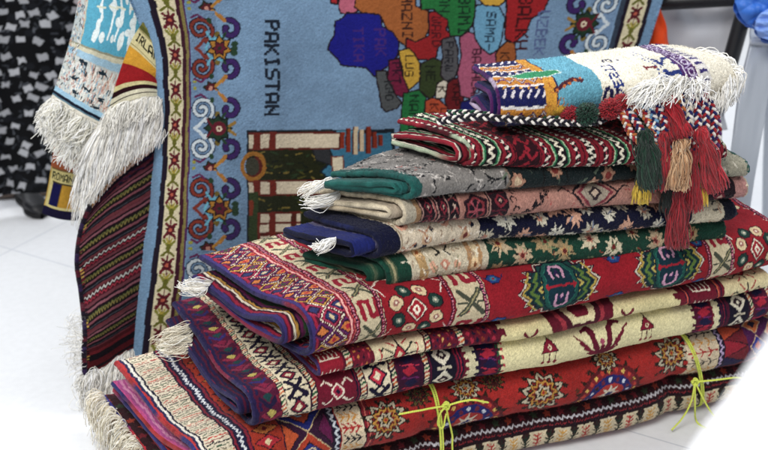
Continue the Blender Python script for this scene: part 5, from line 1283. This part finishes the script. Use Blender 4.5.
# black shoe below the cloth
MB_ = plain('black leather', '14151a', .45, .4); sh = thing('shoe', 'black shoe showing under the patterned cloth beside the low flag rug', 'shoe', atz(36, 212, 0).tolist())
nn, mm = 28, 20; s = np.linspace(0, 1, nn); hw = .030*np.interp(s, [0, .06, .25, .5, .75, .93, 1], [.25, .75, .95, .8, 1.08, .75, .12]); hh = .72*np.interp(s, [0, .06, .3, .5, .75, .93, 1], [.04, .085, .085, .062, .045, .032, .006])
an = np.linspace(0, 2*math.pi, mm, endpoint=False); Sx = atz(36, 212, 0)+np.array([-.04, .06, 0])
ax_ = np.array([.55, -.83, 0]); sd = np.array([.83, .55, 0])
V = Sx+ax_*((s*.19-.06)[:, None, None])+sd*(hw[:, None]*np.sign(np.cos(an))[None]*np.abs(np.cos(an))[None]**.7)[..., None]+np.array([0, 0, 1.])*((.012+hh[:, None]*(np.sin(an)*.5+.5)[None]))[..., None]
mesh('upper', V.reshape(-1, 3), gq(nn, mm, wu=True), None, MB_, sh)
V = Sx+ax_*((s*.195-.063)[:, None, None])+sd*(hw[:, None]*1.08*np.sign(np.cos(an))[None]*np.abs(np.cos(an))[None]**.5)[..., None]+np.array([0, 0, 1.])*((.001+.016*(np.sin(an)*.5+.5)[None])+0*hw[:, None])[..., None]
mesh('sole', V.reshape(-1, 3), gq(nn, mm, wu=True), None, plain('rubber', '1c1c1e', .8), sh)
# low beige skirting strip on the floor behind the cloth
def boxm(c, ax, ay, sx, sy, sz, bev=.004):
    import bmesh
    bm = bmesh.new(); bmesh.ops.create_cube(bm, size=1)
    for v in bm.verts: v.co.x *= sx; v.co.y *= sy; v.co.z *= sz
    bmesh.ops.bevel(bm, geom=list(bm.edges), offset=bev, segments=3, affect='EDGES')
    from mathutils import Matrix, Vector
    a = math.atan2(ay, ax); bm.transform(Matrix.Translation(Vector(c)) @ Matrix.Rotation(a, 4, 'Z')); return bm
def boxo(name, bm, mat, parent=None):
    me = bpy.data.meshes.new(name)
    if parent is not None:
        for v in bm.verts: v.co -= parent.location
    bm.to_mesh(me); bm.free(); me.shade_smooth(); me.materials.append(mat)
    return link(bpy.data.objects.new(name, me), parent)
b_ = boxo('floor_plank', boxm((-1.36, 2.72, .022), 1, .2, .9, .06, .04, .006), plain('beige board', 'b09c90', .6)); b_['label'] = 'low beige board on the floor beneath the patterned cloth'; b_['category'] = 'board'
# ---- right : folding table frame with grey sheet, white chair, blue bag, orange cloth
MBK = plain('black tube steel', '121318', .4, .5)
GD = lambda px, py, d: atdist(px, py, d)
ft = thing('black_frame_chair', 'black tubular chair frame with pale grey fabric back, behind the white rug fringe', 'chair', atz(720, 205, 0).tolist())
bars('frame_leg', [(GD(756, -30, 2.42), GD(716, 112, 2.52)), ], .019, MBK, ft)
bars('frame_leg', [(GD(716, 112, 2.52), GD(702, 330, 2.85))], .017, MBK, ft)
bars('frame_leg', [(GD(640, 20, 2.5), GD(632, 340, 2.95))], .017, MBK, ft)
bars('top_rail', [(GD(652, 3, 2.5), GD(752, -3, 2.44))], .019, MBK, ft)
def sheet(name, rows, mat, parent, th=.004, nu=60, nv=60, wav=.01, seed=1):
    G = patch(rows, nu, nv); Nn = normals(G); G = G+Nn*(wav*(smoothnoise(G.shape[:2], 12, seed)-.5))[..., None]
    c = np.ones((nv, nu, 3)); V, Q, CC = shell(G, Nn, c, c, th); return mesh(name, V, Q, None, mat, parent)
MG = plain('pale grey fabric', 'b4b6bc', .8, .2, .08, 5)
sheet('back_fabric', [[GD(x, y_, d) for x, d in ((654, 2.56), (690, 2.56), (722, 2.54), (752-(y_+5)*.26, 2.50))] for y_ in (-14, 30, 80, 130)], MG, ft, wav=.03)
sheet('seat_pad', [[GD(x, y_, d) for x, d in ((640, 2.5), (680, 2.5), (716, 2.5))] for y_, dd in ((190, 0), (215, 0), (245, 0))], MG, ft, .02)
ch = thing('plastic_chair', 'glossy pale grey plastic chair at the right edge, its broad leg in front', 'chair', atz(735, 240, 0).tolist())
MW = plain('pale grey plastic', 'a9b0ba', .3, .5, .04, 3)
sheet('leg', [[GD(x0_, y_, 2.36) for x0_ in (x1_, x1_+w_*.5, x1_+w_)] for y_, x1_, w_ in ((38, 752, 26), (90, 740, 28), (150, 732, 26), (214, 724, 24), (262, 722, 20))], MW, ch, .02, wav=.004)
sheet('leg', [[GD(x0_, y_, 2.75) for x0_ in (x1_, x1_+w_*.5, x1_+w_)] for y_, x1_, w_ in ((60, 766, 22), (120, 765, 22), (180, 764, 20), (236, 763, 18))], MW, ch, .02, wav=.004)
sheet('seat', [[GD(x, y_, d) for x in (750, 790, 840)] for y_, d in ((10, 2.6), (26, 2.45), (42, 2.34))], MW, ch, .012, wav=.01)
bb_ = thing('blue_bag', 'crumpled bright blue plastic bag in the top right corner', 'bag', GD(760, 10, 2.28).tolist())
def blob(c, rx, ry, rz, seed, n=60, amp=.25):
    R_ = np.random.default_rng(seed); th_, ph_ = np.meshgrid(np.linspace(.02, math.pi-.02, n), np.linspace(0, 2*math.pi, n, endpoint=False), indexing='ij')
    d = np.stack([np.sin(th_)*np.cos(ph_), np.sin(th_)*np.sin(ph_), np.cos(th_)], -1); r_ = np.ones(th_.shape)
    for k in range(7):
        q = R_.normal(size=3)*3.2; r_ += amp*.3*np.abs(np.sin(d@q+R_.uniform(0, 6)))*R_.uniform(.4, 1)
    return (np.array(c)+d*r_[..., None]*np.array([rx, ry, rz])).reshape(-1, 3), gq(n, n, wu=True)
def crumple(name, px0, px1, py0, py1, d, seed, mat, bulge=.05):
    R_ = np.random.default_rng(seed); n = 90; a, b_ = np.meshgrid(np.linspace(-1, 1, n), np.linspace(-1, 1, n)); ang = np.arctan2(b_, a); r_ = np.maximum(abs(a), abs(b_)); x = r_*np.cos(ang); y_ = r_*np.sin(ang)
    c = GD((px0+px1)/2, (py0+py1)/2, d); e = GD(px1, (py0+py1)/2, d)-c; f_ = GD((px0+px1)/2, py0, d)-c; cr = np.zeros((n, n))
    for k in range(9): q = R_.normal(size=2)*4.5; cr += np.abs(np.sin(x*q[0]+y_*q[1]+R_.uniform(0, 6)))/9
    z_ = bulge*np.sqrt(np.clip(1-r_**2, 0, 1))+.05*(cr-.6); G = c+e*x[..., None]*(1+.15*cr[..., None])+f_*y_[..., None]*(1+.12*cr[..., None])
    G1 = G-DX*z_[..., None]; G2 = G+DX*(z_*.8+.01)[..., None]; V = np.concatenate([G1.reshape(-1, 3), G2.reshape(-1, 3)])
    mesh(name, V, np.concatenate([gq(n, n), gq(n, n, n*n, flip=True)]), None, mat, bb_)
crumple('bag_film', 738, 800, -34, 30, 2.30, 5, plain('blue plastic film', '3c74d0', .45, .35, .12, 14))
crumple('bag_handle', 757, 800, 8, 42, 2.26, 6, plain('pale blue film', '7c9ee0', .4, .35, .12, 14), .03)
og = thing('orange_cloth', 'orange red cloth hanging behind the right edge of the blue rug', 'cloth', GD(655, 40, 2.42).tolist())
sheet('cloth_panel', [[GD(x, y_, d) for x, d in ((630, 2.50), (646+a*.6, 2.46), (660+a, 2.47))] for y_, a in ((-20, -6), (10, 1), (32, 7), (50, 10), (66, 11))], wool('orange cloth', .05, 500, .2, .0008, .06, 'd0451c'), og, wav=.012)
og2 = thing('orange_cloth', 'bit of orange cloth above the pale fringed rug at the top left', 'cloth', GD(82, -6, 2.75).tolist())
sheet('cloth_panel', [[GD(x, y_, d) for x, d in ((72, 2.8), (84, 2.75), (98, 2.8))] for y_ in (-30, -16, -4, 6)], wool('orange cloth', .05, 500, .2, .0008, .06, 'd0451c'), og2, wav=.02)
# ---- foreground : white draped cloth of the neighbouring stand, far out of focus
fg = thing('white_drape', 'white cloth draped over a round stand, blurred in the near right corner', 'cloth', (.70, .44, 0))
n_, m_ = 50, 120; zz = np.linspace(0, 1, n_); a_ = np.linspace(0, 2*math.pi, m_, endpoint=False)
Zt = 1.02; rad = FGR0+(1-zz)*FGK
V = np.stack([FGX+(rad[:, None]*(1+.012*np.sin(a_*9)[None]*(1-zz)[:, None]))*np.cos(a_)[None], FGY+(rad[:, None]*(1+.012*np.sin(a_*9)[None]*(1-zz)[:, None]))*np.sin(a_)[None], (zz*Zt+.002)[:, None]+0*a_[None]], -1).reshape(-1, 3)
Q = gq(n_, m_, wu=True)
mesh('draped_cover', V, Q, None, plain('white cotton', 'f0f1f3', .9, .1, .02), fg)
v3 = V; me = bpy.data.meshes.new('top_cover'); me.from_pydata([tuple(np.array(x)-np.array(fg.location)) for x in V[(n_-1)*m_:]], [], [(m_, i, (i+1) % m_) for i in range(m_)]); me.materials.append(bpy.data.materials['white cotton']); link(bpy.data.objects.new('top_cover', me), fg)
# ================================================================ setting, lamps, camera
m, nt, b = newmat('white floor'); L = nt.links.new
tc = N(nt, 'ShaderNodeTexCoord'); n = N(nt, 'ShaderNodeTexNoise'); n.inputs['Scale'].default_value = 2.5; n.inputs['Detail'].default_value = 8; L(tc.outputs['Object'], n.inputs['Vector'])
vo = N(nt, 'ShaderNodeTexNoise'); vo.inputs['Scale'].default_value = 60; vo.inputs['Detail'].default_value = 4; L(tc.outputs['Object'], vo.inputs['Vector'])
mp = N(nt, 'ShaderNodeMapping'); mp.inputs['Rotation'].default_value[2] = .5; mp.inputs['Location'].default_value = (.20, .13, 0); L(tc.outputs['Object'], mp.inputs['Vector'])
br = N(nt, 'ShaderNodeTexBrick'); br.offset = 0; br.inputs['Scale'].default_value = 1.0; br.inputs['Mortar Size'].default_value = .0022; br.inputs['Brick Width'].default_value = .9; br.inputs['Row Height'].default_value = .9; br.inputs['Mortar Smooth'].default_value = .4
br.inputs['Color1'].default_value = (*hx('e2e4e8'), 1); br.inputs['Color2'].default_value = (*hx('e4e6e9'), 1); br.inputs['Mortar'].default_value = (*hx('c6cad2'), 1); L(mp.outputs[0], br.inputs['Vector'])
ad = N(nt, 'ShaderNodeMath', operation='ADD'); L(n.outputs[0], ad.inputs[0]); L(vo.outputs[0], ad.inputs[1])
r = N(nt, 'ShaderNodeMapRange'); r.inputs[1].default_value = .6; r.inputs[2].default_value = 1.4; r.inputs[3].default_value = .93; r.inputs[4].default_value = 1.04; L(ad.outputs[0], r.inputs[0])
mx = N(nt, 'ShaderNodeVectorMath', operation='SCALE'); L(br.outputs[0], mx.inputs[0]); L(r.outputs[0], mx.inputs['Scale']); L(mx.outputs[0], b.inputs['Base Color'])
b.inputs['Roughness'].default_value = .32; b.inputs['Specular IOR Level'].default_value = .35
fl_ = mesh('floor', [(-12, -6, 0), (12, -6, 0), (12, 20, 0), (-12, 20, 0)], [(0, 1, 2, 3)], None, m, None, False); fl_['kind'] = 'structure'

w = bpy.data.worlds.new('World'); scene.world = w; w.use_nodes = True
bg = w.node_tree.nodes['Background']; bg.inputs[0].default_value = (.93, .96, 1.0, 1); bg.inputs[1].default_value = WORLD
def area(name, loc, tgt, sx, sy, e, col):
    l = bpy.data.lights.new(name, 'AREA'); l.shape = 'RECTANGLE'; l.size = sx; l.size_y = sy; l.energy = e; l.color = col
    o = link(bpy.data.objects.new(name, l)); o.location = loc
    from mathutils import Vector
    o.rotation_euler = (Vector(tgt)-Vector(loc)).to_track_quat('-Z', 'Y').to_euler(); return o
area('ceiling_light', (-.9, -.2, 3.2), (0, 1.6, .2), 1.5, 1.1, E1, (1, .97, .93))
area('ceiling_light', (1.4, 3.4, 3.3), (.3, 2.0, .2), 2.0, 1.2, E2, (.93, .96, 1))
area('ceiling_light', (-2.6, 3.2, 3.2), (-.9, 2.4, 0), 1.6, 1.4, E3, (.95, .97, 1))

cam = bpy.data.cameras.new('camera'); co = link(bpy.data.objects.new('camera', cam)); scene.camera = co
co.location = (0, 0, H); co.rotation_euler = (math.pi/2-PITCH, 0, 0); cam.sensor_width = 36; cam.lens = F/768*36; cam.clip_start = .02; cam.clip_end = 100
cam.dof.use_dof = True; cam.dof.focus_distance = 1.78; cam.dof.aperture_fstop = 3.8
scene.view_settings.view_transform = 'Standard'; scene.view_settings.look = 'None'; scene.view_settings.exposure = EXPO; scene.view_settings.gamma = 1
scene.render.engine = 'CYCLES'; scene.cycles.use_denoising = True; scene.cycles.max_bounces = 8; scene.cycles.diffuse_bounces = 6
